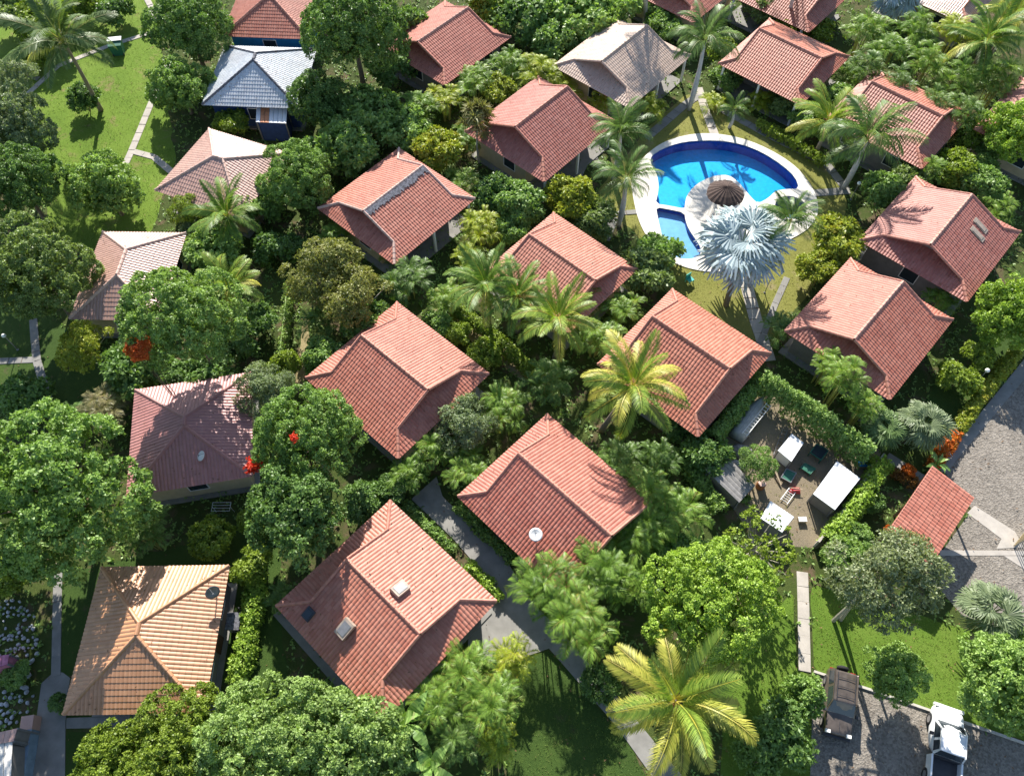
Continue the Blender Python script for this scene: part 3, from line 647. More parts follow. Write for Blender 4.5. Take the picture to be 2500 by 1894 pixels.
leaf_mat('deep', (0.03, 0.07, 0.016), (0.135, 0.22, 0.06))
leaf_mat('mid', (0.042, 0.095, 0.018), (0.2, 0.3, 0.08))
leaf_mat('bright2', (0.05, 0.11, 0.016), (0.24, 0.34, 0.095))
leaf_mat('bright', (0.06, 0.135, 0.012), (0.27, 0.37, 0.06))
leaf_mat('sage', (0.05, 0.1, 0.02), (0.24, 0.33, 0.1))
leaf_mat('lime', (0.05, 0.1, 0.012), (0.2, 0.26, 0.035))
leaf_mat('yellow', (0.07, 0.13, 0.014), (0.27, 0.3, 0.04), (0.4, 0.36, 0.04))
leaf_mat('olive', (0.05, 0.09, 0.02), (0.19, 0.25, 0.08))
leaf_mat('olive2', (0.05, 0.07, 0.02), (0.17, 0.17, 0.06), (0.2, 0.13, 0.05))
leaf_mat('oliveg', (0.07, 0.105, 0.04), (0.22, 0.25, 0.13), (0.4, 0.4, 0.26))
leaf_mat('greyg', (0.06, 0.1, 0.04), (0.22, 0.27, 0.14), (0.32, 0.34, 0.22))
leaf_mat('dry', (0.07, 0.1, 0.02), (0.25, 0.25, 0.08), (0.26, 0.17, 0.07))
leaf_mat('flame', (0.45, 0.06, 0.01), (0.75, 0.14, 0.03))
leaf_mat('red', (0.5, 0.02, 0.012), (0.8, 0.06, 0.03))
leaf_mat('croton', (0.3, 0.05, 0.012), (0.65, 0.15, 0.02), (0.2, 0.2, 0.03))
leaf_mat('croton2', (0.05, 0.03, 0.01), (0.2, 0.09, 0.02))
leaf_mat('areca', (0.038, 0.1, 0.013), (0.17, 0.265, 0.04), (0.38, 0.37, 0.08))
leaf_mat('arecay', (0.08, 0.15, 0.012), (0.3, 0.34, 0.03), (0.46, 0.4, 0.05))
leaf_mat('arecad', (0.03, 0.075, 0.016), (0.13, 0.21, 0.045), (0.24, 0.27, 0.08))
leaf_mat('arecadry', (0.06, 0.08, 0.025), (0.2, 0.18, 0.08), (0.4, 0.33, 0.2))
leaf_mat('cocog', (0.03, 0.085, 0.014), (0.15, 0.23, 0.04), (0.4, 0.36, 0.06))
leaf_mat('cocog2', (0.05, 0.12, 0.014), (0.22, 0.29, 0.045), (0.5, 0.42, 0.06))
leaf_mat('cocoy', (0.14, 0.19, 0.02), (0.4, 0.37, 0.07), (0.55, 0.45, 0.12))
leaf_mat('royal', (0.026, 0.066, 0.015), (0.12, 0.19, 0.05), (0.26, 0.25, 0.09))
leaf_mat('silver', (0.14, 0.185, 0.2), (0.3, 0.36, 0.37), transl=0.12, rough=0.55)
leaf_mat('fangreen', (0.06, 0.095, 0.04), (0.17, 0.21, 0.11))
leaf_mat('fangreen2', (0.035, 0.075, 0.02), (0.12, 0.18, 0.06))
leaf_mat('palmdark', (0.025, 0.055, 0.014), (0.1, 0.15, 0.045), (0.26, 0.24, 0.09))
leaf_mat('banana', (0.05, 0.13, 0.02), (0.22, 0.34, 0.09), (0.4, 0.42, 0.18))

RED = ((0.41, 0.125, 0.077), (0.545, 0.218, 0.148), (0.26, 0.085, 0.06))
for nm, k in (('tile_red', (1, 1, 1)), ('tile_red_b', (.96, .9, .92)), ('tile_red_c', (1.04, 1.12, 1.12)), ('tile_red_d', (.93, .96, 1.08)), ('tile_red_e', (1.06, 1.05, .98))):
    tile_mat(nm, *[tuple(q * w for q, w in zip(col, k)) for col in RED], rough=.56, spec=.6)
tile_mat('tile_pink', (0.48, 0.285, 0.225), (0.6, 0.37, 0.295), (0.33, 0.18, 0.15), rough=.42)
tile_mat('tile_brown', (0.52, 0.38, 0.29), (0.64, 0.48, 0.38), (0.36, 0.24, 0.19), rough=0.5, spec=.6)
tile_mat('tile_tan', (0.49, 0.235, 0.112), (0.61, 0.325, 0.172), (0.35, 0.17, 0.09))
tile_mat('tile_silver', (0.5, 0.54, 0.58), (0.74, 0.76, 0.78), (0.5, 0.44, 0.44), rough=0.4)
tile_mat('tile_red_shade', (0.4, 0.17, 0.15), (0.48, 0.22, 0.2), (0.3, 0.14, 0.13))  # red tile with the mauve cast of tree shade put into its colour
plain('litter', (0.17, 0.095, 0.045), 0.85, 0.5, 5.0)
plain('panel_tan', (0.36, 0.29, 0.23), 0.6, 0.2, 3.0)
plain('trim_pale', (0.6, 0.4, 0.33), 0.6)
plain('trim_grey', (0.14, 0.14, 0.16), 0.8, 0.7, 6.0)
plain('ridge_pink', (0.5, 0.26, 0.2), 0.6)
plain('trim_red', (0.52, 0.225, 0.16), 0.55)
plain('wall_cream', (0.5, 0.41, 0.26), 0.85, 0.12, 2.0)
plain('wall_grey', (0.2, 0.185, 0.175), 0.85, 0.15, 2.0)
plain('wall_blue', (0.02, 0.2, 0.42), 0.7, 0.15)
plain('wall_navy', (0.02, 0.05, 0.16), 0.7, 0.2)
plain('white_paint', (0.78, 0.77, 0.74), 0.5, 0.05)
plain('white_sheet', (0.78, 0.79, 0.8), 0.4, 0.06, 1.5)
plain('wood_dark', (0.1, 0.055, 0.03), 0.7, 0.3, 8.0)
plain('wood_pale', (0.42, 0.33, 0.22), 0.75, 0.25, 8.0)
plain('glass_dark', (0.03, 0.04, 0.05), 0.12, 0.1, 1.0, spec=0.6)
plain('bark', (0.17, 0.13, 0.095), 0.9, 0.35, 9.0)
plain('bark_pale', (0.4, 0.36, 0.3), 0.85, 0.25, 7.0)
plain('bark_palm', (0.25, 0.2, 0.15), 0.9, 0.3, 12.0)
plain('trunk_royal', (0.5, 0.48, 0.44), 0.8, 0.15, 5.0)
plain('shaft_green', (0.1, 0.19, 0.05), 0.4, 0.2)
plain('rachis', (0.36, 0.35, 0.1), 0.5, 0.25)
plain('rachis_silver', (0.55, 0.56, 0.48), 0.5, 0.15)
plain('concrete', (0.24, 0.23, 0.21), 0.9, 0.18, 1.2)
plain('concrete_pale', (0.42, 0.38, 0.33), 0.9, 0.14, 1.5)
plain('kerbstone', (0.5, 0.46, 0.4), 0.9, 0.15, 4.0)
plain('coping', (0.7, 0.655, 0.58), 0.8, 0.1, 1.8)
plain('pool_tile', (0.018, 0.42, 0.76), 0.4, 0.15, 3.0)
plain('pool_wall', (0.012, 0.06, 0.34), 0.35, 0.25, 5.0)
plain('pool_pale', (0.22, 0.42, 0.68), 0.5, 0.12, 2.0)
plain('pool_dark', (0.05, 0.12, 0.17), 0.5, 0.2)
plain('thatch', (0.085, 0.058, 0.048), 0.95, 0.45, 14.0)
plain('rock', (0.44, 0.45, 0.46), 0.85, 0.3, 5.0)
plain('metal_grey', (0.24, 0.24, 0.245), 0.4, 0.15, 4.0, 0.3)
plain('metal_dark', (0.05, 0.05, 0.055), 0.45, 0.2)
plain('rust', (0.34, 0.14, 0.05), 0.8, 0.35, 8.0)
plain('red_paint', (0.5, 0.05, 0.06), 0.5)
plain('orange_sheet', (0.6, 0.25, 0.12), 0.6)
plain('green_paint', (0.03, 0.14, 0.09), 0.5)
plain('tarp_grey', (0.26, 0.245, 0.235), 0.7, 0.25, 4.0)
plain('hull', (0.4, 0.4, 0.37), 0.45, 0.15, 3.0)
plain('car_white', (0.8, 0.81, 0.82), 0.18, 0.02, 1.0, spec=0.6)
plain('car_brown', (0.13, 0.105, 0.088), 0.3, 0.3, 2.5, 0.3, spec=0.7)
plain('tyre', (0.02, 0.02, 0.022), 0.85, 0.2)
plain('rim', (0.5, 0.5, 0.52), 0.35, 0.1, 4.0, 0.8)
plain('lamp_red', (0.35, 0.02, 0.02), 0.3)
plain('globe', (0.85, 0.84, 0.78), 0.25, 0.02)
plain('pink_wall', (0.45, 0.16, 0.24), 0.7)
plain('blue_grey', (0.2, 0.28, 0.36), 0.7, 0.15)
plain('soil', (0.16, 0.115, 0.075), 0.95, 0.35, 2.0)

def grass_mat(name, a, b_, c, dirt, patch=0.62, sc=1.0):
    m, nt, b, o = nodes_of(name)
    p = position(nt)
    big = noise(nt, 0.22 * sc, 5, 0.6, p); fine = noise(nt, 7.0, 5, 0.75, p); tiny = noise(nt, 45.0, 2, 0.6, p)
    s = math_node(nt, 'ADD', math_node(nt, 'MULTIPLY', big, 0.5), math_node(nt, 'MULTIPLY', fine, 0.35))
    s = math_node(nt, 'ADD', s, math_node(nt, 'MULTIPLY', tiny, 0.15))
    col = ramp(nt, s, [(0.3, a), (0.5, b_), (0.68, c)])
    d = noise(nt, 0.5 * sc, 6, 0.7, p, 0.4)
    col = mixc(nt, ramp(nt, d, [(patch, (0, 0, 0)), (patch + 0.13, (1, 1, 1))]), col, dirt)
    nt.links.new(col, b.inputs['Base Color'])
    b.inputs['Roughness'].default_value = 0.9; b.inputs['Specular IOR Level'].default_value = 0.15
    bump(nt, b, math_node(nt, 'ADD', fine, tiny), 0.7, 0.06)
    return m
grass_mat('ground', (0.035, 0.05, 0.014), (0.06, 0.085, 0.02), (0.1, 0.125, 0.03), (0.14, 0.1, 0.06), 0.52)
grass_mat('lawn_bright', (0.078, 0.145, 0.016), (0.138, 0.22, 0.026), (0.2, 0.275, 0.05), (0.25, 0.195, 0.09), 0.57)
grass_mat('lawn_green', (0.062, 0.125, 0.014), (0.115, 0.195, 0.024), (0.18, 0.25, 0.045), (0.25, 0.2, 0.09), 0.62)
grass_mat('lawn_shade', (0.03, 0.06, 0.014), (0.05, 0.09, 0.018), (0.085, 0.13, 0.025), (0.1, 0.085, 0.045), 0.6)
grass_mat('lawn_dry', (0.14, 0.155, 0.035), (0.22, 0.22, 0.055), (0.29, 0.27, 0.09), (0.3, 0.25, 0.13), 0.57)
grass_mat('yard_soil', (0.15, 0.125, 0.09), (0.25, 0.205, 0.14), (0.34, 0.275, 0.17), (0.14, 0.16, 0.05), 0.62)
grass_mat('dry_soil', (0.24, 0.19, 0.09), (0.33, 0.27, 0.14), (0.4, 0.33, 0.18), (0.2, 0.2, 0.06), 0.6)
def gravel_mat():
    m, nt, b, o = nodes_of('gravel')
    p = position(nt)
    v = nt.nodes.new('ShaderNodeTexVoronoi'); v.inputs['Scale'].default_value = 9.0
    nt.links.new(p, v.inputs['Vector'])
    f = noise(nt, 0.6, 6, 0.6, p); g = noise(nt, 14.0, 4, 0.7, p)
    base = ramp(nt, math_node(nt, 'ADD', math_node(nt, 'MULTIPLY', f, 0.6), math_node(nt, 'MULTIPLY', g, 0.4)),
                [(0.35, (0.165, 0.142, 0.115)), (0.55, (0.25, 0.215, 0.175)), (0.7, (0.34, 0.295, 0.24))])
    sx = nt.nodes.new('ShaderNodeSeparateColor'); nt.links.new(v.outputs['Color'], sx.inputs[0])
    col = mixc(nt, 0.45, base, ramp(nt, sx.outputs[0], [(0.0, (0.07, 0.065, 0.06)), (1.0, (0.34, 0.31, 0.27))]))
    nt.links.new(col, b.inputs['Base Color']); b.inputs['Roughness'].default_value = 0.95
    b.inputs['Specular IOR Level'].default_value = 0.2
    bump(nt, b, v.outputs['Distance'], 0.8, 0.05)
gravel_mat()
def water_mat(name, tint):
    m, nt, b, out = nodes_of(name)
    nt.nodes.remove(b)
    t = nt.nodes.new('ShaderNodeBsdfTransparent'); t.inputs['Color'].default_value = (*tint, 1)
    gl = nt.nodes.new('ShaderNodeBsdfGlossy'); gl.inputs['Roughness'].default_value = 0.04
    fr = nt.nodes.new('ShaderNodeLayerWeight'); fr.inputs['Blend'].default_value = 0.5
    mx = nt.nodes.new('ShaderNodeMixShader')
    bp = nt.nodes.new('ShaderNodeBump'); bp.inputs['Strength'].default_value = 0.35; bp.inputs['Distance'].default_value = 0.05
    nt.links.new(noise(nt, 2.6, 4, 0.55, position(nt), 0.6), bp.inputs['Height'])
    nt.links.new(bp.outputs[0], gl.inputs['Normal']); nt.links.new(bp.outputs[0], fr.inputs['Normal'])
    nt.links.new(math_node(nt, 'ADD', math_node(nt, 'MULTIPLY', math_node(nt, 'POWER', fr.outputs['Facing'], 4.0), 0.8), 0.02), mx.inputs[0]); nt.links.new(t.outputs[0], mx.inputs[1]); nt.links.new(gl.outputs[0], mx.inputs[2])
    nt.links.new(mx.outputs[0], out.inputs['Surface'])
water_mat('water_main', (0.5, 0.9, 1.0))
water_mat('water_shallow', (0.72, 0.9, 1.0))

# ------------------------------------------------------------------ mesh helpers
class MB:
    def __init__(s): s.v = []; s.f = []; s.a = []
    def add(s, vs, fs, a=None):
        o = len(s.v); s.v += [tuple(p) for p in vs]; s.f += [tuple(i + o for i in f) for f in fs]
        s.a += [random.random() if a is None else a] * len(vs)
    def box(s, x0, x1, y0, y1, z0, z1, M=None, a=None):
        vs = [(x0,y0,z0),(x1,y0,z0),(x1,y1,z0),(x0,y1,z0),(x0,y0,z1),(x1,y0,z1),(x1,y1,z1),(x0,y1,z1)]
        if M is not None: vs = [tuple(M @ Vector(p)) for p in vs]
        s.add(vs, [(0,3,2,1),(4,5,6,7),(0,1,5,4),(1,2,6,5),(2,3,7,6),(3,0,4,7)], a)
    def slab(s, pts, th, a=None):           # polygon with thickness straight down
        n = len(pts)
        vs = list(pts) + [(p[0], p[1], p[2] - th) for p in pts]
        fs = [tuple(range(n)), tuple(range(2 * n - 1, n - 1, -1))] + [(i, i + n, (i + 1) % n + n, (i + 1) % n) for i in range(n)]
        s.add(vs, fs, a)
    def tube(s, pts, rad, n=6, a=None, caps=True):
        rings = []; pts = [Vector(p) for p in pts]
        for i, p in enumerate(pts):
            d = (pts[min(i + 1, len(pts) - 1)] - pts[max(i - 1, 0)])
            if d.length < 1e-9: d = Vector((0, 0, 1))
            d.normalize()
            u = d.orthogonal().normalized() if i == 0 else (u - d * u.dot(d)).normalized()
            w = d.cross(u); r = rad[i] if isinstance(rad, (list, tuple)) else rad
            rings.append([p + (u * cos(2 * pi * k / n) + w * sin(2 * pi * k / n)) * r for k in range(n)])
        vs = [q for r_ in rings for q in r_]; fs = []
        for i in range(len(rings) - 1):
            for k in range(n):
                fs.append((i * n + k, i * n + (k + 1) % n, (i + 1) * n + (k + 1) % n, (i + 1) * n + k))
        if caps: fs += [tuple(range(n - 1, -1, -1)), tuple(range((len(rings) - 1) * n, len(rings) * n))]
        s.add(vs, fs, a)
    def lathe(s, prof, n=12, c=(0, 0, 0), a=None):
        vs = []; fs = []
        for r, z in prof:
            for k in range(n): vs.append((c[0] + r * cos(2 * pi * k / n), c[1] + r * sin(2 * pi * k / n), c[2] + z))
        for i in range(len(prof) - 1):
            for k in range(n): fs.append((i * n + k, i * n + (k + 1) % n, (i + 1) * n + (k + 1) % n, (i + 1) * n + k))
        fs += [tuple(range(n - 1, -1, -1)), tuple(range((len(prof) - 1) * n, len(prof) * n))]
        s.add(vs, fs, a)
    def mesh(s, name, mat=None, smooth=False):
        me = bpy.data.meshes.new(name); me.from_pydata(s.v, [], s.f)
        at = me.attributes.new('v', 'FLOAT', 'POINT'); at.data.foreach_set('value', s.a)
        if smooth: me.polygons.foreach_set('use_smooth', [True] * len(me.polygons))
        if mat: me.materials.append(MATS[mat])
        me.update(); return me
def quads_mesh(name, V, va, mat=None):      # V: (n,4,3) array of quads, va: per-quad value
    n = len(V); me = bpy.data.meshes.new(name)
    me.vertices.add(4 * n); me.vertices.foreach_set('co', np.ascontiguousarray(V, np.float32).ravel())
    me.loops.add(4 * n); me.loops.foreach_set('vertex_index', np.arange(4 * n, dtype=np.int32))
    me.polygons.add(n); me.polygons.foreach_set('loop_start', np.arange(0, 4 * n, 4, dtype=np.int32))
    at = me.attributes.new('v', 'FLOAT', 'POINT'); at.data.foreach_set('value', np.repeat(va, 4).astype(np.float32))
    if mat: me.materials.append(MATS[mat])
    me.update(calc_edges=True); return me
def ob(name, me, parent=None, M=None, mat=None):
    o = bpy.data.objects.new(name, me); C.objects.link(o)
    if parent is not None: o.parent = parent
    if M is not None: o.matrix_local = M
    if mat:
        if not me.materials: me.materials.append(MATS[mat])
        o.material_slots[0].link = 'OBJECT'; o.material_slots[0].material = MATS[mat]
    return o
def empty(name, loc=(0, 0, 0), rz=0.0):
    o = bpy.data.objects.new(name, None); C.objects.link(o)
    o.location = loc; o.rotation_euler = (0, 0, rz); o.empty_display_size = 0.3
    return o
def tag(o, label, cat, group=None):
    o['label'] = label; o['category'] = cat
    if group: o['group'] = group
    return o
def struct(o, label=None):
    o['kind'] = 'structure'
    if label: o['label'] = label
    return o
def fill_sheet(name, loops, z, mat, th=0.0):   # polygon with holes, optional drop
    bm = bmesh.new(); es = []
    for lp in loops:
        vs = [bm.verts.new((x, y, z)) for x, y in lp]
        es += [bm.edges.new((vs[i], vs[(i + 1) % len(vs)])) for i in range(len(vs))]
    bmesh.ops.triangle_fill(bm, use_beauty=True, edges=es, normal=(0, 0, 1))
    for f in bm.faces:
        if f.normal.z < 0: f.normal_flip()
    if th:
        bed = [e for e in bm.edges if len(e.link_faces) == 1]
        r = bmesh.ops.extrude_edge_only(bm, edges=bed)
        for v in r['geom']:
            if isinstance(v, bmesh.types.BMVert): v.co.z -= th
        bmesh.ops.recalc_face_normals(bm, faces=bm.faces)
    me = bpy.data.meshes.new(name); bm.to_mesh(me); bm.free()
    me.materials.append(MATS[mat])
    return ob(name, me)
def smooth_loop(p, n=2):                      # Chaikin corner cutting
    for _ in range(n):
        q = []
        for i in range(len(p)):
            a, b = p[i], p[(i + 1) % len(p)]
            q += [(a[0] * .75 + b[0] * .25, a[1] * .75 + b[1] * .25), (a[0] * .25 + b[0] * .75, a[1] * .25 + b[1] * .75)]
        p = q
    return p
def rough_loop(p, amp=0.25, step=0.8, seed=1):   # an irregular natural border
    rg = random.Random(seed); q = []
    for i in range(len(p)):
        a, b = Vector(p[i]), Vector(p[(i + 1) % len(p)]); n = max(1, int((b - a).length / step))
        for k in range(n):
            c = a.lerp(b, k / n); q.append((c.x + rg.uniform(-amp, amp), c.y + rg.uniform(-amp, amp)))
    return smooth_loop(q, 1)

# ------------------------------------------------------------------ the ground
pool_out = smooth_loop(POOL['outer'], 2)
gr = fill_sheet('ground', [[(-160, -40), (160, -40), (160, 200), (-160, 200)], pool_out], 0.0, 'ground'); struct(gr)
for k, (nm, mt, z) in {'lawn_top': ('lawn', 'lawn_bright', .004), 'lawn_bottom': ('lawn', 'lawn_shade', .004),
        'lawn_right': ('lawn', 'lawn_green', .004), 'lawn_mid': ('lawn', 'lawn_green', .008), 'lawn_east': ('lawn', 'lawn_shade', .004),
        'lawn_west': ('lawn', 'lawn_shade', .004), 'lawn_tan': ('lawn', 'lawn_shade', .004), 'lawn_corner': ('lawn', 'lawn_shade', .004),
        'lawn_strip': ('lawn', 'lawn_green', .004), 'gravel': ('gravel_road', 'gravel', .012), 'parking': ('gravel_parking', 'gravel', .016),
        'yard': ('yard_ground', 'yard_soil', .006), 'earth_path': ('earth_path', 'dry_soil', .006), 'dry_strip': ('earth_path', 'dry_soil', .006)}.items():
    pts = SHEETS[k]
    if k not in ('parking', 'gravel'): pts = rough_loop(pts, 0.18, 0.9, len(k))
    struct(fill_sheet(nm, [pts], z, mt))
struct(fill_sheet('lawn', [rough_loop(SHEETS['lawn_pool'], 0.1, 1.0, 3), pool_out], .004, 'lawn_dry'))
def strip(pts, w):
    L = []; Rr = []
    p = [Vector((*q, 0)) for q in pts]
    for i in range(len(p)):
        d = (p[min(i + 1, len(p) - 1)] - p[max(i - 1, 0)]).normalized(); n = Vector((-d.y, d.x, 0))
        L.append(p[i] + n * w / 2); Rr.append(p[i] - n * w / 2)
    return L, Rr
def slab_path(name, pts, w, mat, z=.05, seg=1.1, gap=.035):
    """a footpath of separate cast slabs with open joints: each slab its own piece"""
    rg = random.Random(int(abs(pts[0][0]) * 100))
    root = empty(name, (*pts[0], 0)); struct(root)
    bed = MB(); o0 = Vector((*pts[0], 0))
    L, Rr = strip(pts, w * .9)
    for i in range(len(pts) - 1):
        bed.add([(*(q - o0).xy, z - .03) for q in (L[i], Rr[i], Rr[i + 1], L[i + 1])], [(0, 1, 2, 3)])
    ob('path_bed', bed.mesh('path_bed', 'soil'), root)
    for i in range(len(pts) - 1):
        a, b = Vector((*pts[i], 0)), Vector((*pts[i + 1], 0)); d = b - a; n = max(1, round(d.length / seg)); ln = d.length / n
        me_key = (round(ln, 1), w, mat); ang = math.atan2(d.y, d.x)
        if me_key not in slab_cache:
            m = MB(); h = w / 2; e = .02; x = me_key[0] / 2 - gap / 2
            m.add([(-x, -h, -.05), (x, -h, -.05), (x, h, -.05), (-x, h, -.05), (-x + e, -h + e, 0), (x - e, -h + e, 0), (x - e, h - e, 0), (-x + e, h - e, 0), (-x, -h, -.015), (x, -h, -.015), (x, h, -.015), (-x, h, -.015)],
                  [(4, 5, 6, 7), (8, 9, 5, 4), (9, 10, 6, 5), (10, 11, 7, 6), (11, 8, 4, 7), (0, 1, 9, 8), (1, 2, 10, 9), (2, 3, 11, 10), (3, 0, 8, 11)])
            slab_cache[me_key] = m.mesh('paving_slab', mat)
        for k in range(n):
            c = a.lerp(b, (k + .5) / n) - o0
            ob('paving_slab', slab_cache[me_key], root, Matrix.Translation((c.x, c.y, z + rg.uniform(-.006, .012))) @ Matrix.Rotation(ang + rg.uniform(-.012, .012), 4, 'Z'))
    return root
slab_cache = {}
for k, (pts, w) in PATHS.items():
    slab_path('footpath', pts, w, 'concrete_pale' if k in ('p1', 'p2', 'p3', 'p9', 'p10', 'p13', 'p5') else 'concrete')
for k, (nm, mt, z) in {'walk': ('concrete_walk', 'concrete', .05), 'drive': ('driveway', 'concrete', .03), 'tan_apron': ('house_apron', 'concrete', .05), 'big_apron': ('house_apron', 'concrete', .05),
        'road_band': ('road_edge', 'concrete', .035), 'slab_a': ('road_slab', 'concrete_pale', .03), 'slab_b': ('road_slab', 'concrete_pale', .034), 'slab_c': ('road_slab', 'concrete_pale', .03)}.items():
    o = fill_sheet(nm, [CONCRETE[k]], z, mt, 0.08); struct(o)
kb = empty('kerb', (*KERB[0], 0)); struct(kb)
for i in range(len(KERB) - 1):
    a, b = Vector((*KERB[i], 0)), Vector((*KERB[i + 1], 0)); d = b - a; n = int(d.length / 1.0); ang = math.atan2(d.y, d.x)
    m = MB(); m.box(-d.length / n / 2 + .01, d.length / n / 2 - .01, -.07, .07, 0, .14); me = m.mesh('kerb_stone', 'kerbstone')
    for k in range(n):
        c = a.lerp(b, (k + .5) / n) - Vector((*KERB[0], 0))
        ob('kerb_stone', me, kb, Matrix.Translation(c) @ Matrix.Rotation(ang, 4, 'Z'))

# ------------------------------------------------------------------ the pool
def basin(root, loop, depth, wall, floor, water, wz):
    m = MB(); n = len(loop)
    m.add([(x, y, .05) for x, y in loop] + [(x, y, -depth) for x, y in loop], [(i, (i + 1) % n, (i + 1) % n + n, i + n) for i in range(n)])
    ob('basin_wall', m.mesh('basin_wall', wall), root)
    f = fill_sheet('basin_floor', [loop], -depth, floor); f.parent = root
    w = fill_sheet('water', [loop], wz, water); w.parent = root
main = smooth_loop(POOL['main'], 1); kid = smooth_loop(POOL['kid'], 1); spa = POOL['spa']
pool = tag(empty('swimming_pool', (0, 0, 0)), 'blue curved swimming pool with pale rim, island and paddling basin', 'pool')
cp = fill_sheet('coping', [pool_out, main, kid, spa], .07, 'coping', .12); cp.parent = pool
basin(pool, main, 1.0, 'pool_wall', 'pool_tile', 'water_main', -.06)
basin(pool, kid, .4, 'pool_wall', 'pool_pale', 'water_shallow', -.06)
basin(pool, spa, .7, 'pool_wall', 'pool_dark', 'water_shallow', -.02)
sp = MB()
ns = len(spa); cxs = sum(p[0] for p in spa) / ns; cys = sum(p[1] for p in spa) / ns
rim = [(cxs + (x - cxs) * s, cys + (y - cys) * s, z) for s, z in ((1.0, .072), (1.0, .2), (1.14, .2), (1.14, .072)) for x, y in spa]
sp.add(rim, [(j * ns + i, j * ns + (i + 1) % ns, (j + 1) * ns + (i + 1) % ns, (j + 1) * ns + i) for j in range(3) for i in range(ns)])
ob('spa_rim', sp.mesh('spa_rim', 'coping'), pool)
# thatched parasol on the island
ux, uy = POOL['umbrella']
um = tag(empty('thatched_parasol', (ux, uy, .07)), 'round brown thatched parasol on the pool island', 'parasol')
m = MB(); m.tube([(0, 0, 0), (0, 0, 2.5)], .07, 8); ob('pole', m.mesh('pole', 'wood_dark'), um)
for k in range(20):
    m = MB(); a0 = 2 * pi * k / 20; a1 = 2 * pi * (k + 1) / 20; am = (a0 + a1) / 2
    rows = []
    for j, (r, z) in enumerate([(0.02, 2.66), (.45, 2.5), (.9, 2.3), (1.3, 2.06), (1.52, 1.88)]):
        rr_ = r * (1 + .05 * random.uniform(-1, 1) * (j == 4))
        rows.append([(rr_ * cos(a0), rr_ * sin(a0), z - .03), (rr_ * cos(am), rr_ * sin(am), z + .025 * min(1, r)), (rr_ * cos(a1), rr_ * sin(a1), z - .03)])
    m.add([p for r_ in rows for p in r_], [(j * 3 + i, (j + 1) * 3 + i, (j + 1) * 3 + i + 1, j * 3 + i + 1) for j in range(4) for i in range(2)])
    ob('thatch_panel', m.mesh('thatch_panel', 'thatch'), um)

# ------------------------------------------------------------------ roofs
TW, TC = 0.235, 0.34      # tile column pitch, course length
def column_mesh(pts_u, tops, sl, mat, name='tile_column'):
    """one column of overlapping barrel tiles; tops = slope length available at each profile point"""
    n = len(pts_u); hts = [0.0, 0.026, 0.038, 0.026, 0.0]
    m = MB(); tmax = max(tops); k = 0; t = -0.04
    while t < tmax - 0.02:
        t2 = t + TC; row0 = []; row1 = []
        for i in range(n):
            row0.append((pts_u[i], min(t, tops[i]), hts[i] + .024)); row1.append((pts_u[i], min(t2, tops[i]), hts[i] + .004))
        under = [(p[0], p[1], p[2] - .022) for p in row0]
        m.add(under + row0 + row1, [(i, i + 1, n + i + 1, n + i) for i in range(n - 1)] + [(n + i, n + i + 1, 2 * n + i + 1, 2 * n + i) for i in range(n - 1)])
        t = t2
    return m
def build_slope(root, name, origin, e, up, length, topf, poly, mat, sep, flash=None):
    """origin: eave midpoint; e: along eave; up: unit up-slope; topf(u) -> slope length at u; poly: slab outline in (u,t)"""
    nrm = e.cross(up).normalized()
    if nrm.z < 0: nrm = -nrm; 
    M = Matrix(((e.x, up.x, nrm.x, origin.x), (e.y, up.y, nrm.y, origin.y), (e.z, up.z, nrm.z, origin.z), (0, 0, 0, 1)))
    m = MB(); n = len(poly)
    m.add([(u, t, 0) for u, t in poly] + [(u, t, -.07) for u, t in poly], [tuple(range(n)), tuple(range(2 * n - 1, n - 1, -1))] + [(i, i + n, (i + 1) % n + n, (i + 1) % n) for i in range(n)])
    so = ob(name, m.mesh(name, mat), root, M)
    nc = max(1, round(length / TW)); w = length / nc; cache = {}; allm = MB()
    for c in range(nc):
        u0 = -length / 2 + (c + .5) * w
        us = [-w / 2, -w / 4, 0, w / 4, w / 2]
        tops = [max(0.0, topf(u0 + u)) for u in us]
        if max(tops) < .12: continue
        if sep:
            key = tuple(round(t, 3) for t in tops)
            if key not in cache: cache[key] = column_mesh(us, tops, 0, mat).mesh('tile_column', mat)
            ob('tile_column', cache[key], so, Matrix.Translation((u0, 0, random.uniform(0, .008))))
        else:
            cm = column_mesh([u0 + u for u in us], tops, 0, mat)
            o = len(allm.v); allm.v += cm.v; allm.f += [tuple(i + o for i in f) for f in cm.f]; allm.a += cm.a
    area = [(random.uniform(-length / 2, length / 2), random.random()) for _ in range(int(length * 4))]
    lit = MB()
    for u, s_ in area:
        tp = topf(u)
        if tp < .3: continue
        t = tp * s_ ** 1.3; a = random.uniform(0, 6.28); l = random.uniform(.04, .1); w_ = l * .32
        ca, sa = cos(a), sin(a); z_ = .07
        lit.add([(u - ca * l, t - sa * l, z_), (u - sa * w_, t + ca * w_, z_ + .02), (u + ca * l, t + sa * l, z_ + .012), (u + sa * w_, t - ca * w_, z_ + .016)], [(0, 1, 2, 3)])
    if lit.v:
        lo = ob('leaf_litter', lit.mesh('leaf_litter', 'litter'), so); lo['kind'] = 'stuff'
    if not sep:
        tl = ob('roof_tiles', allm.mesh('roof_tiles', mat), so); tl['kind'] = 'stuff'
    return so
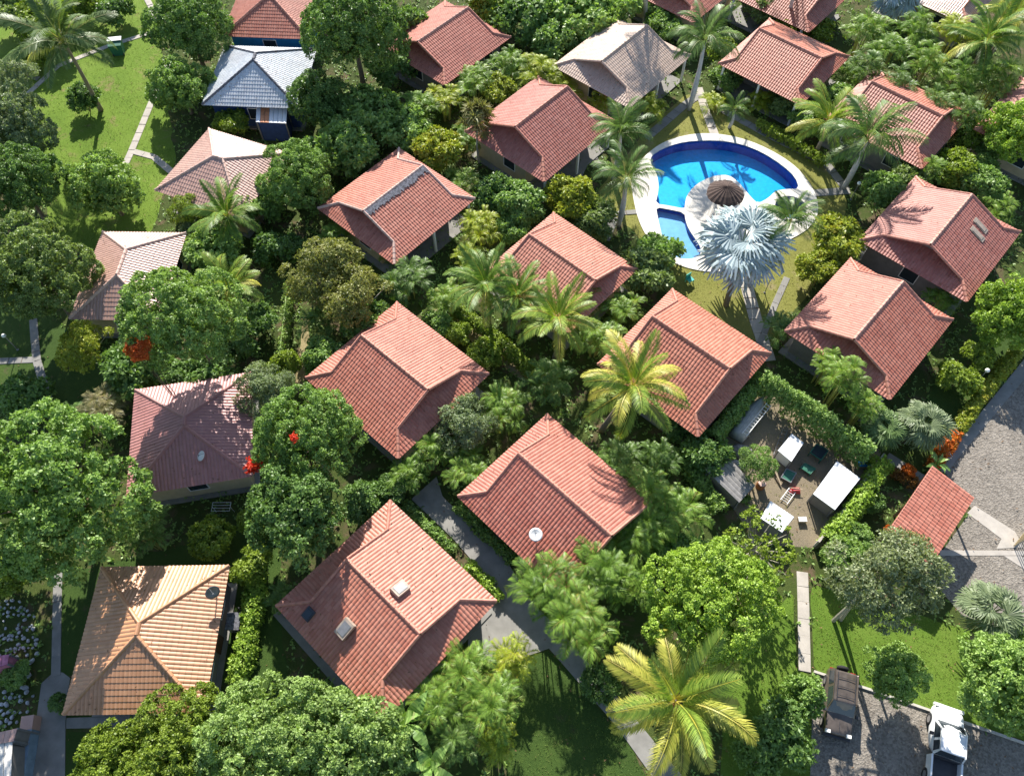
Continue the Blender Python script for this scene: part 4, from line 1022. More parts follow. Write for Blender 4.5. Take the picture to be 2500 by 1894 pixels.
def cap(root, name, a, b, r, mat):
    m = MB(); a = Vector(a); b = Vector(b); d = (b - a).normalized(); s = d.cross(Vector((0, 0, 1))).normalized(); up = s.cross(d)
    prof = [(-1.25, -.75), (-.9, .1), (-.4, .6), (0, .75), (.4, .6), (.9, .1), (1.25, -.75)]
    n = max(1, int((b - a).length / .42)); vs = []; fs = []
    for k in range(n):
        p0 = a.lerp(b, k / n) ; p1 = a.lerp(b, (k + 1) / n)
        o = len(m.v)
        m.add([p0 + (s * x + up * (y + .3)) * r for x, y in prof] + [p1 + (s * x + up * (y + .05)) * r for x, y in prof] , [(i, i + 1, i + 8, i + 7) for i in range(6)])
    return ob(name, m.mesh(name, mat), root)
def gable_house(spec, label, mat='tile_red', wallmat='wall_cream', ends=(1, 1), sep=False, trim='trim_red', group='tiled bungalows', flash=False, posts=(), ridge_mat=None, name='bungalow'):
    x, y, th, L, W, ze, rp, s = spec
    root = tag(empty(name, (x, y, 0), R(th)), label, 'house', group)
    tn = tan(R(rp)); cs = cos(R(rp)); zr = ze + tn * W / 2; sl = W / 2 / cs
    xa = -(L / 2 - (s if ends[0] else 0.0)); xb = L / 2 - (s if ends[1] else 0.0)
    def topf(u):
        if u < xa: return max(0, (u + L / 2) / cs)
        if u > xb: return max(0, (L / 2 - u) / cs)
        return sl
    for sy, nm in ((1, 'roof_slope'), (-1, 'roof_slope')):
        e = Vector((-sy, 0, 0)); up = Vector((0, -sy * cs, sin(R(rp))))
        f = (lambda u, sy=sy: topf(-sy * u))
        pa, pb = (xa, xb) if sy < 0 else (-xb, -xa)
        poly = [(-L / 2, 0), (L / 2, 0)]
        poly += [(pb, (L / 2 - pb) / cs)] if pb < L / 2 - .01 else []
        poly += [(pb, sl), (pa, sl)]
        poly += [(pa, (L / 2 + pa) / cs)] if pa > -L / 2 + .01 else []
        build_slope(root, nm, Vector((0, sy * W / 2, ze)), e, up, L, f, poly, mat, sep)
    for k, sx in ((0, -1), (1, 1)):
        if not ends[k]: continue
        run = s + .86
        e = Vector((0, sx, 0)); up = Vector((-sx * cs, 0, sin(R(rp))))
        f = (lambda u, run=run: min(run / cs, max(0, (W / 2 - abs(u)) / cs)))
        build_slope(root, 'roof_skirt', Vector((sx * L / 2, 0, ze - .012)), e, up, W, f, [(-W / 2, 0), (W / 2, 0), (W / 2 - run, run / cs), (-W / 2 + run, run / cs)], mat, sep)
        for sy in (-1, 1):
            cap(root, 'hip_cap', (sx * L / 2, sy * W / 2, ze + .05), (sx * (L / 2 - s), sy * (W / 2 - s), ze + s * tn + .05), .1, trim)
    for xv, k in ((xa, 0), (xb, 1)):
        sx = -1 if k == 0 else 1
        for sy in (-1, 1):
            y0 = (W / 2 - s) if ends[k] else W / 2
            z0 = zr - tn * y0
            cap(root, 'verge_cap', (xv, sy * y0, z0 + .05), (xv, sy * .04, zr + .05), .085, trim)
        # gable wall under the verge
        xi = xv - sx * .8; m = MB(); hw = W / 2 - .35
        m.add([(xi, -hw, ze + .02), (xi, hw, ze + .02), (xi, 0, zr - .1), (xi - sx * .15, -hw, ze + .02), (xi - sx * .15, hw, ze + .02), (xi - sx * .15, 0, zr - .1)], [(0, 1, 2), (5, 4, 3), (0, 2, 5, 3), (1, 4, 5, 2), (0, 3, 4, 1)])
        ob('gable_wall', m.mesh('gable_wall', wallmat), root)
    cap(root, 'ridge_cap', (xa, 0, zr + .05), (xb, 0, zr + .05), .11, ridge_mat or trim)
    if flash:
        m = MB(); t0 = sl - .55
        for k in range(int((xb - xa) / .12)):
            u = xa + .06 + k * .12; l = random.uniform(.35, .62)
            m.box(u - .055, u + .055, -.0, l, 0, .01, Matrix.Translation((0, -.02, zr - .0)) @ Matrix.Rotation(R(rp), 4, 'X') @ Matrix.Translation((0, -l - .08, .085)))
        ob('ridge_flashing', m.mesh('ridge_flashing', 'trim_grey'), root)
    body(root, L, W, ze, wallmat, s, posts)
    return root
def body(root, L, W, ze, wallmat, s=1.2, posts=(), inset=.75):
    wx, wy = L / 2 - inset, W / 2 - inset; t = .15; h = ze + .12
    fl = MB(); fl.box(-L / 2 + .25, L / 2 - .25, -W / 2 + .25, W / 2 - .25, 0, .12); ob('floor_slab', fl.mesh('floor_slab', 'concrete'), root)
    if 'ver-' in posts: y0 = -wy + 1.9
    else: y0 = -wy
    if 'ver+' in posts: y1 = wy - 1.9
    else: y1 = wy
    for nm, b in (('wall', (-wx, wx, y0, y0 + t)), ('wall', (-wx, wx, y1 - t, y1)), ('wall', (-wx, -wx + t, y0 + t, y1 - t)), ('wall', (wx - t, wx, y0 + t, y1 - t))):
        m = MB(); m.box(*b, .12, h + .1); ob(nm, m.mesh(nm, wallmat), root)
    cl = MB(); cl.box(-wx + t + .01, wx - t - .01, y0 + t + .01, y1 - t - .01, h - .06, h); ob('ceiling', cl.mesh('ceiling', 'white_paint'), root)
    # windows and doors on the eave walls and gable walls
    def opening(nm, px, py, ang, w, z0, z1, mat):
        m = MB(); m.box(-w / 2, w / 2, -.03, .03, z0, z1); Mx = Matrix.Translation((px, py, 0)) @ Matrix.Rotation(ang, 4, 'Z')
        o = ob(nm, m.mesh(nm, mat), root, Mx)
        f = MB()
        for (a, b, c, d) in ((-w / 2 - .06, -w / 2, z0, z1), (w / 2, w / 2 + .06, z0, z1), (-w / 2 - .06, w / 2 + .06, z1, z1 + .06), (-w / 2 - .06, w / 2 + .06, z0 - .06, z0)):
            f.box(a, b, -.05, .05, max(c, .125), d)
        ob('frame', f.mesh('frame', 'white_paint' if mat == 'glass_dark' else 'wood_dark'), o)
    for yy in (y0 - .012, y1 + .012):
        opening('window', -wx * .5, yy, 0, 1.1, 1.0, 2.1, 'glass_dark'); opening('window', wx * .55, yy, 0, 1.1, 1.0, 2.1, 'glass_dark')
    opening('door', 0, y0 - .014, 0, .9, .13, 2.2, 'wood_dark')
    for xx in (-wx - .012, wx + .012): opening('window', xx, 0, pi / 2, 1.2, 1.0, 2.1, 'glass_dark')
    for p in posts:
        if isinstance(p, tuple):
            m = MB(); m.box(p[0] - .09, p[0] + .09, p[1] - .09, p[1] + .09, .12, ze + .06); ob('post', m.mesh('post', 'white_paint'), root)
def hip_house(spec, label, mat, wallmat, sep=False, trim='trim_red', group='hip roofed houses', name='house'):
    x, y, th, L, W, ze, rp, s = spec
    root = tag(empty(name, (x, y, 0), R(th)), label, 'house', group)
    tn = tan(R(rp)); cs = cos(R(rp)); h = W / 2; xr = max(.12, L / 2 - s); zr = ze + tn * h
    slx = s if xr > .12 else L / 2 - .12
    rpx = math.atan2(zr - ze, slx); csx = cos(rpx)
    for sy in (1, -1):
        e = Vector((-sy, 0, 0)); up = Vector((0, -sy * cs, sin(R(rp))))
        f = lambda u: min(h, max(0, (L / 2 - abs(u)) * h / slx)) / cs
        build_slope(root, 'roof_slope', Vector((0, sy * h, ze)), e, up, L, f, [(-L / 2, 0), (L / 2, 0), (xr, h / cs), (-xr, h / cs)], mat, sep)
    for sx in (1, -1):
        e = Vector((0, sx, 0)); up = Vector((-sx * csx, 0, sin(rpx)))
        f = lambda u: max(0, (h - abs(u)) * slx / h) / csx
        build_slope(root, 'roof_slope', Vector((sx * L / 2, 0, ze - .008)), e, up, W, f, [(-h, 0), (h, 0), (0, slx / csx)], mat, sep)
        for sy in (1, -1):
            cap(root, 'hip_cap', (sx * L / 2, sy * h, ze + .05), (sx * xr, 0, zr + .05), .1, trim)
    cap(root, 'ridge_cap', (-xr, 0, zr + .06), (xr, 0, zr + .06), .12, trim)
    body(root, L, W, ze, wallmat, inset=.6)
    return root

gable_house((-6.01,65.47,48.3,9.09,8.62,2.80,21.9,1.18), 'topmost red tiled bungalow right of the large dark round tree', ridge_mat='ridge_pink', group='tiled bungalows', mat='tile_red_b', wallmat='wall_grey')
gable_house((2.73,53.68,47.6,9.67,9.01,2.81,25.1,1.48), 'red tiled bungalow with cream wall left of the royal palms by the pool', posts=('ver-', (-4.3, -4.2), (0, -4.2), (4.3, -4.2)), mat='tile_red_d')
gable_house((-9.14,44.85,48.1,9.10,8.80,2.80,21.2,1.29), 'red tiled bungalow with a grey stained ridge', flash=True, ridge_mat='trim_pale', trim='trim_pale', posts=('ver-', (0, -4.1), (4.0, -4.1)))
gable_house((10.45,62.39,48.3,9.53,8.71,2.81,22.3,1.37), 'brown tiled bungalow with a tall palm trunk behind its ridge', mat='tile_brown', trim='tile_brown', posts=('ver-', (4.3, -4.1), (0, -4.1)))
gable_house((3.79,37.87,136.7,8.46,8.00,2.78,20.3,0.97), 'red tiled bungalow below the pool partly behind three coconut palms', sep=True, mat='tile_red_c')
gable_house((12.19,29.72,137.5,8.57,8.91,2.80,25.4,1.06), 'red tiled bungalow behind the yellowing coconut palm beside the storage yard', sep=True, mat='tile_red_e')
gable_house((-7.99,28.54,137.5,9.31,8.78,2.80,22.1,1.37), 'red tiled bungalow left of the light green hedge at the picture centre', sep=True, mat='tile_red')
hb = gable_house((2.62,19.20,134.9,9.06,8.33,2.80,26.0,1.33), 'red tiled bungalow carrying a white satellite dish', ends=(0, 1), sep=True, mat='tile_red_b')
ib = gable_house((-7.58,12.67,136.4,9.36,9.13,2.81,19.5,1.52), 'big red tiled bungalow with two raised skylights on its roof', sep=True, wallmat='wall_grey', mat='tile_red_c')
gable_house((25.34,62.26,138.2,8.60,8.78,2.79,21.7,1.08), 'red tiled bungalow above the pool right of the tall royal palm', posts=('ver+', (-3.8, 4.1), (0, 4.1), (3.8, 4.1)), wallmat='wall_grey', mat='tile_red_e')
gable_house((33.75,54.58,137.6,9.17,9.08,2.81,21.9,1.29), 'red tiled bungalow behind the wide royal palm right of the pool', wallmat='wall_grey')
lb = gable_house((33.46,40.86,47.2,9.22,8.89,2.80,22.9,1.19), 'red tiled bungalow with two pale roof panels at the right edge', sep=True, ridge_mat='ridge_pink', mat='tile_red_d', wallmat='wall_grey')
gable_house((25.89,32.46,46.6,9.17,8.41,2.80,23.6,1.16), 'red tiled bungalow between the path and the croton hedge at the right', sep=True, ridge_mat='ridge_pink', wallmat='wall_grey')
# partly seen neighbours along the top and right edges
gable_house((27.9, 72.6, 138.0, 9.2, 8.8, 2.8, 22.0, 1.25), 'red tiled bungalow cut by the top edge above the upper right bungalow', posts=('ver+', (-3.8, 4.1), (3.8, 4.1)), wallmat='wall_grey')
gable_house((17.6, 74.2, 48.0, 9.2, 8.6, 2.8, 22.0, 1.25), 'red tiled bungalow whose dark gable shows at the top edge behind the palms')
gable_house((43.3, 73.6, 137.0, 9.2, 8.8, 2.8, 22.0, 1.25), 'pale red bungalow roof cut by the top right edge', mat='tile_pink')
gable_house((46.2, 53.2, 47.0, 9.2, 8.8, 2.8, 22.0, 1.25), 'red tiled roof striped by palm shadows at the right edge')
hip_house((-22.67,70.99,86.0,9.4,8.4,2.80,24.0,3.9), 'blue walled house with a red hip roof at the top edge', 'tile_red', 'wall_blue')
hip_house((-22.59,60.73,86.2,8.23,8.70,2.80,25.0,3.66), 'blue walled house with a silver grey tiled hip roof', 'tile_silver', 'wall_navy', trim='trim_grey')
hip_house((-23.75,48.62,157.3,8.11,7.85,2.80,21.0,3.62), 'house with a pale pink hip roof beside the upper lawn', 'tile_pink', 'wall_cream', trim='trim_pale')
hip_house((-28.94,37.81,88.2,8.40,6.61,2.80,23.6,2.99), 'house with a dusty pink hip roof behind the big round mango', 'tile_pink', 'wall_cream', trim='trim_pale')
n5 = hip_house((-21.49,24.30,99.7,8.0,7.9,2.80,20.0,3.69), 'house with a mauve shaded hip roof and cream wall', 'tile_red_shade', 'wall_cream', sep=True, trim='tile_red_shade')
n6 = hip_house((-21.21,10.88,90.3,8.32,7.76,2.80,23.9,3.82), 'house with a tan orange tiled hip roof at the lower left', 'tile_tan', 'wall_grey', sep=True, trim='tile_tan')

# open shelter by the gravel road
def shelter():
    c = [Vector(p) for p in CARS['shelter']]
    a = ((c[0] + c[3]) / 2); b = ((c[1] + c[2]) / 2)        # high edge mid, low edge mid
    e = (c[1] - c[2]); L = (e.length + (c[0] - c[3]).length) / 2; e.normalize()
    run = (a - b); run -= e * run.dot(e); sl = run.length; up = run.normalized()
    root = tag(empty('open_shelter', ((a.x + b.x) / 2, (a.y + b.y) / 2, 0)), 'open shelter with a red ribbed tile roof beside the gravel road', 'shelter')
    o = b - Vector(root.location)
    build_slope(root, 'roof_slope', o, -e if e.cross(up).z < 0 else e, up, L, lambda u: sl, [(-L / 2, 0), (L / 2, 0), (L / 2, sl), (-L / 2, sl)], 'tile_red', True)
    for u in (-.46, 0, .46):
        for t in (.06, .94):
            p = o + e * u * L + up * t * sl
            m = MB(); m.box(p.x - .07, p.x + .07, p.y - .07, p.y + .07, 0, p.z - .08); ob('post', m.mesh('post', 'wood_dark'), root)
    for t in (.06, .94):
        m = MB(); p0 = o + e * -.48 * L + up * t * sl; p1 = o + e * .48 * L + up * t * sl
        m.tube([p0 - Vector((0, 0, .14)), p1 - Vector((0, 0, .14))], .06, 4); ob('beam', m.mesh('beam', 'wood_dark'), root)
shelter()

# roof fittings that stand on the roofs
def local(root, p):
    return root.matrix_world.inverted() @ Vector(p)
bpy.context.view_layer.update()
def skylight(root, wp, sz, hgt, mat_top, label_root=None):
    q = local(root, wp); x, y, th, L, W, ze, rp, s = SP_I
    zt = ze + (W / 2 - abs(q.y)) * tan(R(rp)) + .06
    ang = -R(rp) if q.y > 0 else R(rp)
    Mx = Matrix.Translation((q.x, q.y, zt)) @ Matrix.Rotation(ang, 4, 'X')
    m = MB(); w, d = sz
    m.box(-w, w, -d, d, 0, hgt); o = ob('skylight', m.mesh('skylight', label_root or ('trim_pale' if hgt > .2 else 'metal_dark')), root, Mx)
    m = MB(); m.box(-w * .72, w * .72, -d * .72, d * .72, hgt + .002, hgt + .03); ob('pane', m.mesh('pane', mat_top), o)
SP_I = (-7.58,12.67,136.4,9.36,9.13,2.81,19.5,1.52)
skylight(ib, MISC['unit1'], (.36, .48), .3, 'metal_grey', 'panel_tan'); skylight(ib, MISC['unit2'], (.38, .52), .34, 'metal_grey', 'panel_tan'); skylight(ib, MISC['unit3'], (.3, .36), .1, 'glass_dark')
SP_I = (33.46,40.86,47.2,9.22,8.89,2.80,22.9,1.19)
for q in ((.9, -2.1), (1.75, -1.9)):
    wp = lb.matrix_world @ Vector((q[0], q[1], 4)); skylight(lb, wp, (.26, .7), .05, 'panel_tan', 'panel_tan')
def dish(p, r, label, az=0.0, tilt=35, mat='white_paint', mast=.55):
    root = tag(empty('satellite_dish', (p[0], p[1], p[2] - mast)), label, 'satellite dish', 'satellite dishes')
    m = MB(); m.tube([(0, 0, -.25), (0, 0, mast)], .03, 6); ob('mast', m.mesh('mast', 'metal_grey'), root)
    m = MB(); m.lathe([(0.02, 0), (r * .35, .03 * r), (r * .7, .12 * r), (r, .26 * r), (r, .3 * r), (r * .68, .16 * r), (r * .3, .06 * r), (.01, .04 * r)], 20)
    Mx = Matrix.Translation((0, 0, mast)) @ Matrix.Rotation(R(az), 4, 'Z') @ Matrix.Rotation(R(tilt), 4, 'X')
    d = ob('reflector', m.mesh('reflector', mat, True), root, Mx)
    m = MB(); m.tube([(0, r * .95, .25 * r), (0, .1 * r, .85 * r)], .018, 5); m.box(-.05, .05, .02 * r, .16 * r, .78 * r, .92 * r); ob('feed_arm', m.mesh('feed_arm', 'metal_grey'), root, Mx)
dish(MISC['dish_h'], .42, 'white round satellite dish on the red bungalow roof at the centre', 10, 12)
dish(MISC['dish_n5'], .34, 'pale satellite dish on the mauve shaded roof', -70, 35)
dish(MISC['dish_n6'], .42, 'dark grey satellite dish on the tan orange roof', 40, 60, 'metal_grey', .9)
# ------------------------------------------------------------------ foliage
def unit(a): return a / np.maximum(np.linalg.norm(a, axis=-1, keepdims=True), 1e-9)
def leaves(rg, cen, nrm, per, ln, wd, spread=1.0, fold=.12, up=0.0):
    """rosettes of pointed leaves; returns quads (n,4,3) and one value per leaf"""
    n = len(cen); c = np.repeat(cen, per, 0); nn = np.repeat(nrm, per, 0)
    d = unit(nn * rg.uniform(-.1, .55, (n * per, 1)) + rg.normal(0, spread * .6, (n * per, 3)) + np.array([0, 0, up]))
    l = ln * rg.uniform(.65, 1.25, (n * per, 1)); w = wd * rg.uniform(.75, 1.25, (n * per, 1))
    side = unit(np.cross(d, unit(nn + rg.normal(0, .28, (n * per, 3)))))
    top = np.cross(side, d)
    b = c + d * l * .08; t = c + d * l - np.array([0, 0, 1.0]) * l * .12; mid = c + d * l * .55 + top * l * fold * rg.uniform(-.4, 1, (n * per, 1))
    q = np.stack([b, mid + side * w, t, mid - side * w], 1)
    v = np.clip(np.repeat(rg.uniform(0, 1, n), per) * .55 + rg.uniform(0, .55, n * per), 0, 1)
    return q, v
def clumped(seed, lobes, lr, clumps, cr, ros, per, ln, wd, zr=.82, flat=-.3):
    """a dome of lobes, each lobe studded with small leafy clumps"""
    rg = np.random.default_rng(seed); L = []; tries = 0
    while len(L) < lobes and tries < 6000:
        tries += 1; d = unit(rg.normal(0, 1, 3))
        if d[2] < flat: continue
        p = d * (1 - lr) * rg.uniform(.8, 1.1) * np.array([1, 1, zr])
        if all(np.linalg.norm(p - q) > lr * .75 for q, _ in L): L.append((p, lr * rg.uniform(.75, 1.2)))
    Lc = np.array([p for p, _ in L]); Lr = np.array([r for _, r in L])
    cc = []; cn = []; tries = 0
    while len(cc) < clumps and tries < clumps * 30:
        tries += 1; k = rg.integers(len(L)); d = unit(rg.normal(0, 1, 3) + Lc[k] * .9 + [0, 0, .25]); p = Lc[k] + d * Lr[k] * rg.uniform(.86, 1.08)
        if (np.linalg.norm(p - Lc, axis=1) / Lr).min() < .8: continue
        if cc and np.linalg.norm(np.array(cc) - p, axis=1).min() < cr * .95: continue
        cc.append(p); cn.append(unit(d + unit(p) * .4))
    cc = np.array(cc); cn = np.array(cn); n = len(cc)
    d = unit(rg.normal(0, 1, (n, ros, 3)) + cn[:, None] * .9 + [0, 0, .2]); rr_ = cr * rg.uniform(.75, 1.2, (n, 1, 1))
    p = (cc[:, None] + d * rr_ * rg.uniform(.8, 1.05, (n, ros, 1))).reshape(-1, 3); nn = d.reshape(-1, 3)
    q, v = leaves(rg, p, nn, per, ln, wd)
    cv = np.repeat(rg.uniform(-.22, .22, n), ros * per)
    # sparse inner foliage so the crown is not hollow
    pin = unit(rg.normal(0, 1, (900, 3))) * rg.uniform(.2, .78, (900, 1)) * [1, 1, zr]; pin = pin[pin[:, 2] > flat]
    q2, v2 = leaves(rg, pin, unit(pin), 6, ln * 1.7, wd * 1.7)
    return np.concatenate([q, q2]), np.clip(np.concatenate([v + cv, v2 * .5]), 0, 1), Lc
def crown(seed, lobes, lr, ros, per, ln, wd, zr=.8, flat=-.35, fill=.25, loose=0):
    rg = np.random.default_rng(seed)
    # lobe centres spread over a dome of unit radius
    L = []
    tries = 0
    while len(L) < lobes and tries < 4000:
        tries += 1
        d = unit(rg.normal(0, 1, 3)); 
        if d[2] < flat: continue
        r = (1 - lr * .9) * rg.uniform(.82, 1.08 + .22 * loose) if rg.random() > fill else rg.uniform(.1, .5)
        p = d * r * np.array([1, 1, zr])
        if all(np.linalg.norm(p - q) > lr * .62 for q, _ in L): L.append((p, lr * rg.uniform(.7, 1.2)))
    Lc = np.array([p for p, _ in L]); Lr = np.array([r for _, r in L])
    k = rg.choice(len(L), ros * 3, p=Lr ** 2 / (Lr ** 2).sum())
    d = unit(rg.normal(0, 1, (ros * 3, 3)) + np.array([0, 0, .35]) + Lc[k] * .5)
    r = Lr[k] * (1 - rg.uniform(0, 1, ros * 3) ** 2.2 * .55)
    p = Lc[k] + d * r[:, None] * np.array([1, 1, .85])
    dist = np.linalg.norm(p[:, None, :] - Lc[None], axis=2) / Lr[None]
    ok = (dist.min(1) > .62)
    p, d = p[ok][:ros], d[ok][:ros]
    nn = unit(d + unit(p) * .5)
    q, v = leaves(rg, p, nn, per, ln, wd)
    return q, v, Lc
PROTO = {}
def crown_proto(kind, var):
    key = (kind, var)
    if key in PROTO: return PROTO[key]
    sd = hash_s(kind) + var * 17
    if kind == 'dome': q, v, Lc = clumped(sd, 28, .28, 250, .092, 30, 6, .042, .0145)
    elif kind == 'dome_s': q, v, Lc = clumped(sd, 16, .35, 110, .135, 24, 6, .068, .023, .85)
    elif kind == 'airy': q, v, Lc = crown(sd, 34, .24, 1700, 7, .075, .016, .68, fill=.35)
    elif kind == 'bare': q, v, Lc = crown(sd, 30, .2, 330, 7, .07, .026, .6, fill=.3)
    elif kind == 'spiky':
        rg = np.random.default_rng(sd); Lc = unit(rg.normal(0, 1, (16, 3)) + [0, 0, .6]) * .62
        q, v = leaves(rg, Lc, unit(Lc), 70, .5, .03, 1.5)
    else: q, v, Lc = crown(sd, 17, .36, 560, 8, .19, .048, .85, flat=-.1, fill=.12, loose=1)
    PROTO[key] = (quads_mesh('crown_' + kind, q, v), Lc)
    return PROTO[key]
def hash_s(s): return sum(ord(c) * (i + 3) for i, c in enumerate(s)) % 9973
def limbs(name, base_r, zc, r, Lc, mat, lean=(0, 0), n=7, rg=None, rz=.8, twin=False, thin=1.0):
    m = MB(); rg = rg or random.Random(1)
    stems = [(0, 0)] if not twin else [(-.22, 0), (.24, .05)]
    for sx, sy in stems:
        top = Vector((lean[0], lean[1], zc - r * .35 * rz)); st = Vector((sx, sy, -.05))
        midp = st.lerp(top, .5) + Vector((rg.uniform(-.12, .12), rg.uniform(-.12, .12), 0))
        br = base_r * (.62 if twin else 1)
        m.tube([st, midp, top], [br * 1.25, br * .85, br * .7], 7)
    order = list(range(len(Lc))); rg.shuffle(order)
    for i in order[:n]:
        t = Vector((Lc[i][0] * r + lean[0], Lc[i][1] * r + lean[1], zc + Lc[i][2] * r))
        md = top.lerp(t, .5) + Vector((rg.uniform(-.1, .1), rg.uniform(-.1, .1), -.12)) * r
        m.tube([top, md, t], [base_r * .55 * thin, base_r * .32 * thin, base_r * .1 * thin], 5)
    return ob(name, m.mesh(name, mat), None)
# feather fronds
def frond_quads(rg, arch, n=30, ll=.2, lw=.014, droop=.35, twist=0.0, base=.1):
    """unit length frond lying along +x, arching down; leaflets both sides"""
    t = np.linspace(0, 1, 14)
    ang = R(18) - arch * t ** 1.35
    x = np.concatenate([[0], np.cumsum(np.cos(ang[:-1]) * np.diff(t))]); z = np.concatenate([[0], np.cumsum(np.sin(ang[:-1]) * np.diff(t))])
    Q = []; V = []
    def at(s): return np.array([np.interp(s, t, x), 0, np.interp(s, t, z)])
    for i in range(13):                      # midrib
        w = .012 * (1 - t[i] * .8); w2 = .012 * (1 - t[i + 1] * .8)
        a = np.array([x[i], 0, z[i]]); b = np.array([x[i + 1], 0, z[i + 1]])
        Q.append([a + [0, w, 0], a - [0, w, 0], b - [0, w2, 0], b + [0, w2, 0]]); V.append(1.0)
    for i in range(n):
        s = base + (1 - base) * (i + .5) / n
        p = at(s); p2 = at(min(1, s + .03)); d = unit(p2 - p + np.array([1e-6, 0, 0]))
        L = ll * (sin(pi * min(1, .18 + .8 * s) ** .9) ** .7 + .08) * rg.uniform(.85, 1.1)
        for sd in (1, -1):
            out = unit(np.array([d[0] * .75 + .05, sd * .85, d[2] * .75 + .22 - .1 * rg.random()]))
            tip = p + out * L - np.array([0, 0, 1]) * L * droop * rg.uniform(.7, 1.5)
            mid = p + out * L * .5 + np.array([0, 0, .02 * L])
            wv = unit(np.cross(out, [0, 0, 1.0])); wv = unit(d * .8 + wv * .2) * lw * rg.uniform(.8, 1.2)
            Q.append([p - wv * .5, mid + wv, tip, mid - wv]); V.append(min(1, max(0, rg.uniform(.1, .75) + .35 * max(0, s - .75))))
    return np.array(Q), np.array(V)
FR = {}
def frond_mesh(kind, var):
    if (kind, var) in FR: return FR[(kind, var)]
    rg = np.random.default_rng(hash_s(kind) + var)
    if kind == 'coco': q, v = frond_quads(rg, [1.0, 1.35, 1.6, .75][var % 4], 46, .215, .0135, .34)
    else: q, v = frond_quads(rg, [1.2, 1.7, 2.1, .9][var % 4], 36, .27, .013, .55)
    FR[(kind, var)] = quads_mesh('frond', q, v)
    return FR[(kind, var)]
def areca_mesh(var):
    key = ('areca', var)
    if key in PROTO: return PROTO[key]
    rg = np.random.default_rng(401 + var); Q = []; V = []; stems = MB()
    for st in range(10):
        sa_ = st * 2.39996 + rg.uniform(-.3, .3); sr_ = .52 * ((st + .3) / 10) ** .5; hs = rg.uniform(-.3, .22) - sr_ * .45
        for k in range(7):
            az = k * 2 * pi / 7 + rg.uniform(-.4, .4); el = R(rg.uniform(35, 80)); out = cos(az - sa_)
            el -= R(22) * max(0, out)
            q, v = frond_quads(rg, rg.uniform(1.9, 2.9), 13, .3, .032, .3)
            ln = rg.uniform(.4, .56) * (1 + .2 * max(0, out))
            ce, se = cos(el), sin(el); ca, sa = cos(az), sin(az); p = q.reshape(-1, 3) * ln
            px = p[:, 0] * ce - p[:, 2] * se; pz = p[:, 0] * se + p[:, 2] * ce; py = p[:, 1]
            w = np.stack([px * ca - py * sa + sr_ * cos(sa_), px * sa + py * ca + sr_ * sin(sa_), pz + hs], 1).reshape(-1, 4, 3)
            Q.append(w); V.append(np.clip(v * .8 + rg.uniform(-.1, .35), 0, 1))
    PROTO[key] = quads_mesh('areca_fronds', np.concatenate(Q), np.concatenate(V))
    return PROTO[key]
def fan_mesh(var):
    key = ('fan', var)
    if key in PROTO: return PROTO[key]
    rg = np.random.default_rng(77 + var); Q = []; V = []
    n = 30
    Q.append(np.array([[0, .02, 0], [0, -.02, 0], [.45, -.012, .06], [.45, .012, .06]])); V.append(1.0)
    for i in range(n):
        a = R(-125 + 250 * (i + .5) / n) + rg.normal(0, .03); da = R(250 / n) * .6
        o = np.array([.45, 0, .06]); L = .6 * (1 - .22 * abs(a) / R(125)) * rg.uniform(.92, 1.06)
        def P(rr, an, z): return o + np.array([rr * cos(an) * cos(R(36)) + z * sin(R(36)), rr * sin(an), z * cos(R(36)) - rr * cos(an) * sin(R(36))])
        zf = .05 if i % 2 else -.02
        Q.append(np.array([P(.01, a, 0), P(L * .62, a - da, zf * .4 + .1 * L), P(L * .8, a, zf + .03 - .02), P(L * .62, a + da, -zf * .4 + .1 * L)])); V.append(rg.uniform(.1, .8))
        Q.append(np.array([P(L * .62, a - da * .9, .1 * L), P(L, a - da * .18, -.06 * rg.random()), P(L * 1.0, a + da * .18, -.06 * rg.random()), P(L * .62, a + da * .9, .1 * L)])); V.append(rg.uniform(.2, .9))
    PROTO[key] = quads_mesh('fan_leaf', np.array(Q), np.array(V))
    return PROTO[key]
def banana_mesh(var):
    key = ('banana', var)
    if key in PROTO: return PROTO[key]
    rg = np.random.default_rng(9 + var); Q = []; V = []
    t = np.linspace(0, 1, 15); ang = R(30) - [1.3, 1.7, 2.1][var] * t ** 1.3
    x = np.concatenate([[0], np.cumsum(np.cos(ang[:-1]) / 14)]); z = np.concatenate([[0], np.cumsum(np.sin(ang[:-1]) / 14)])
    for i in range(14):
        def w(s): return .15 * max(.08, sin(pi * min(1, max(0, (s - .1) / .9)) ** .8)) if s > .12 else .015
        for sd in (1, -1):
            g0, g1 = rg.uniform(0, .006), rg.uniform(0, .006)
            a0 = np.array([x[i], 0, z[i]]); a1 = np.array([x[i + 1], 0, z[i + 1]])
            Q.append(np.array([a0 + [g0, 0, 0], a1 - [g1, 0, 0], a1 + [-g1, sd * w(t[i + 1]), .035 - .05 * rg.random()], a0 + [g0, sd * w(t[i]), .035 - .05 * rg.random()]])); V.append(rg.uniform(.1, .9))
    PROTO[key] = quads_mesh('banana_leaf', np.array(Q), np.array(V))
    return PROTO[key]
def put_leaf(me, mat, parent, name, az, el, ln, loc, roll=0.0):
    Mx = Matrix.Translation(loc) @ Matrix.Rotation(az, 4, 'Z') @ Matrix.Rotation(-el, 4, 'Y') @ Matrix.Rotation(roll, 4, 'X') @ Matrix.Scale(ln, 4)
    return ob(name, me, parent, Mx, mat)
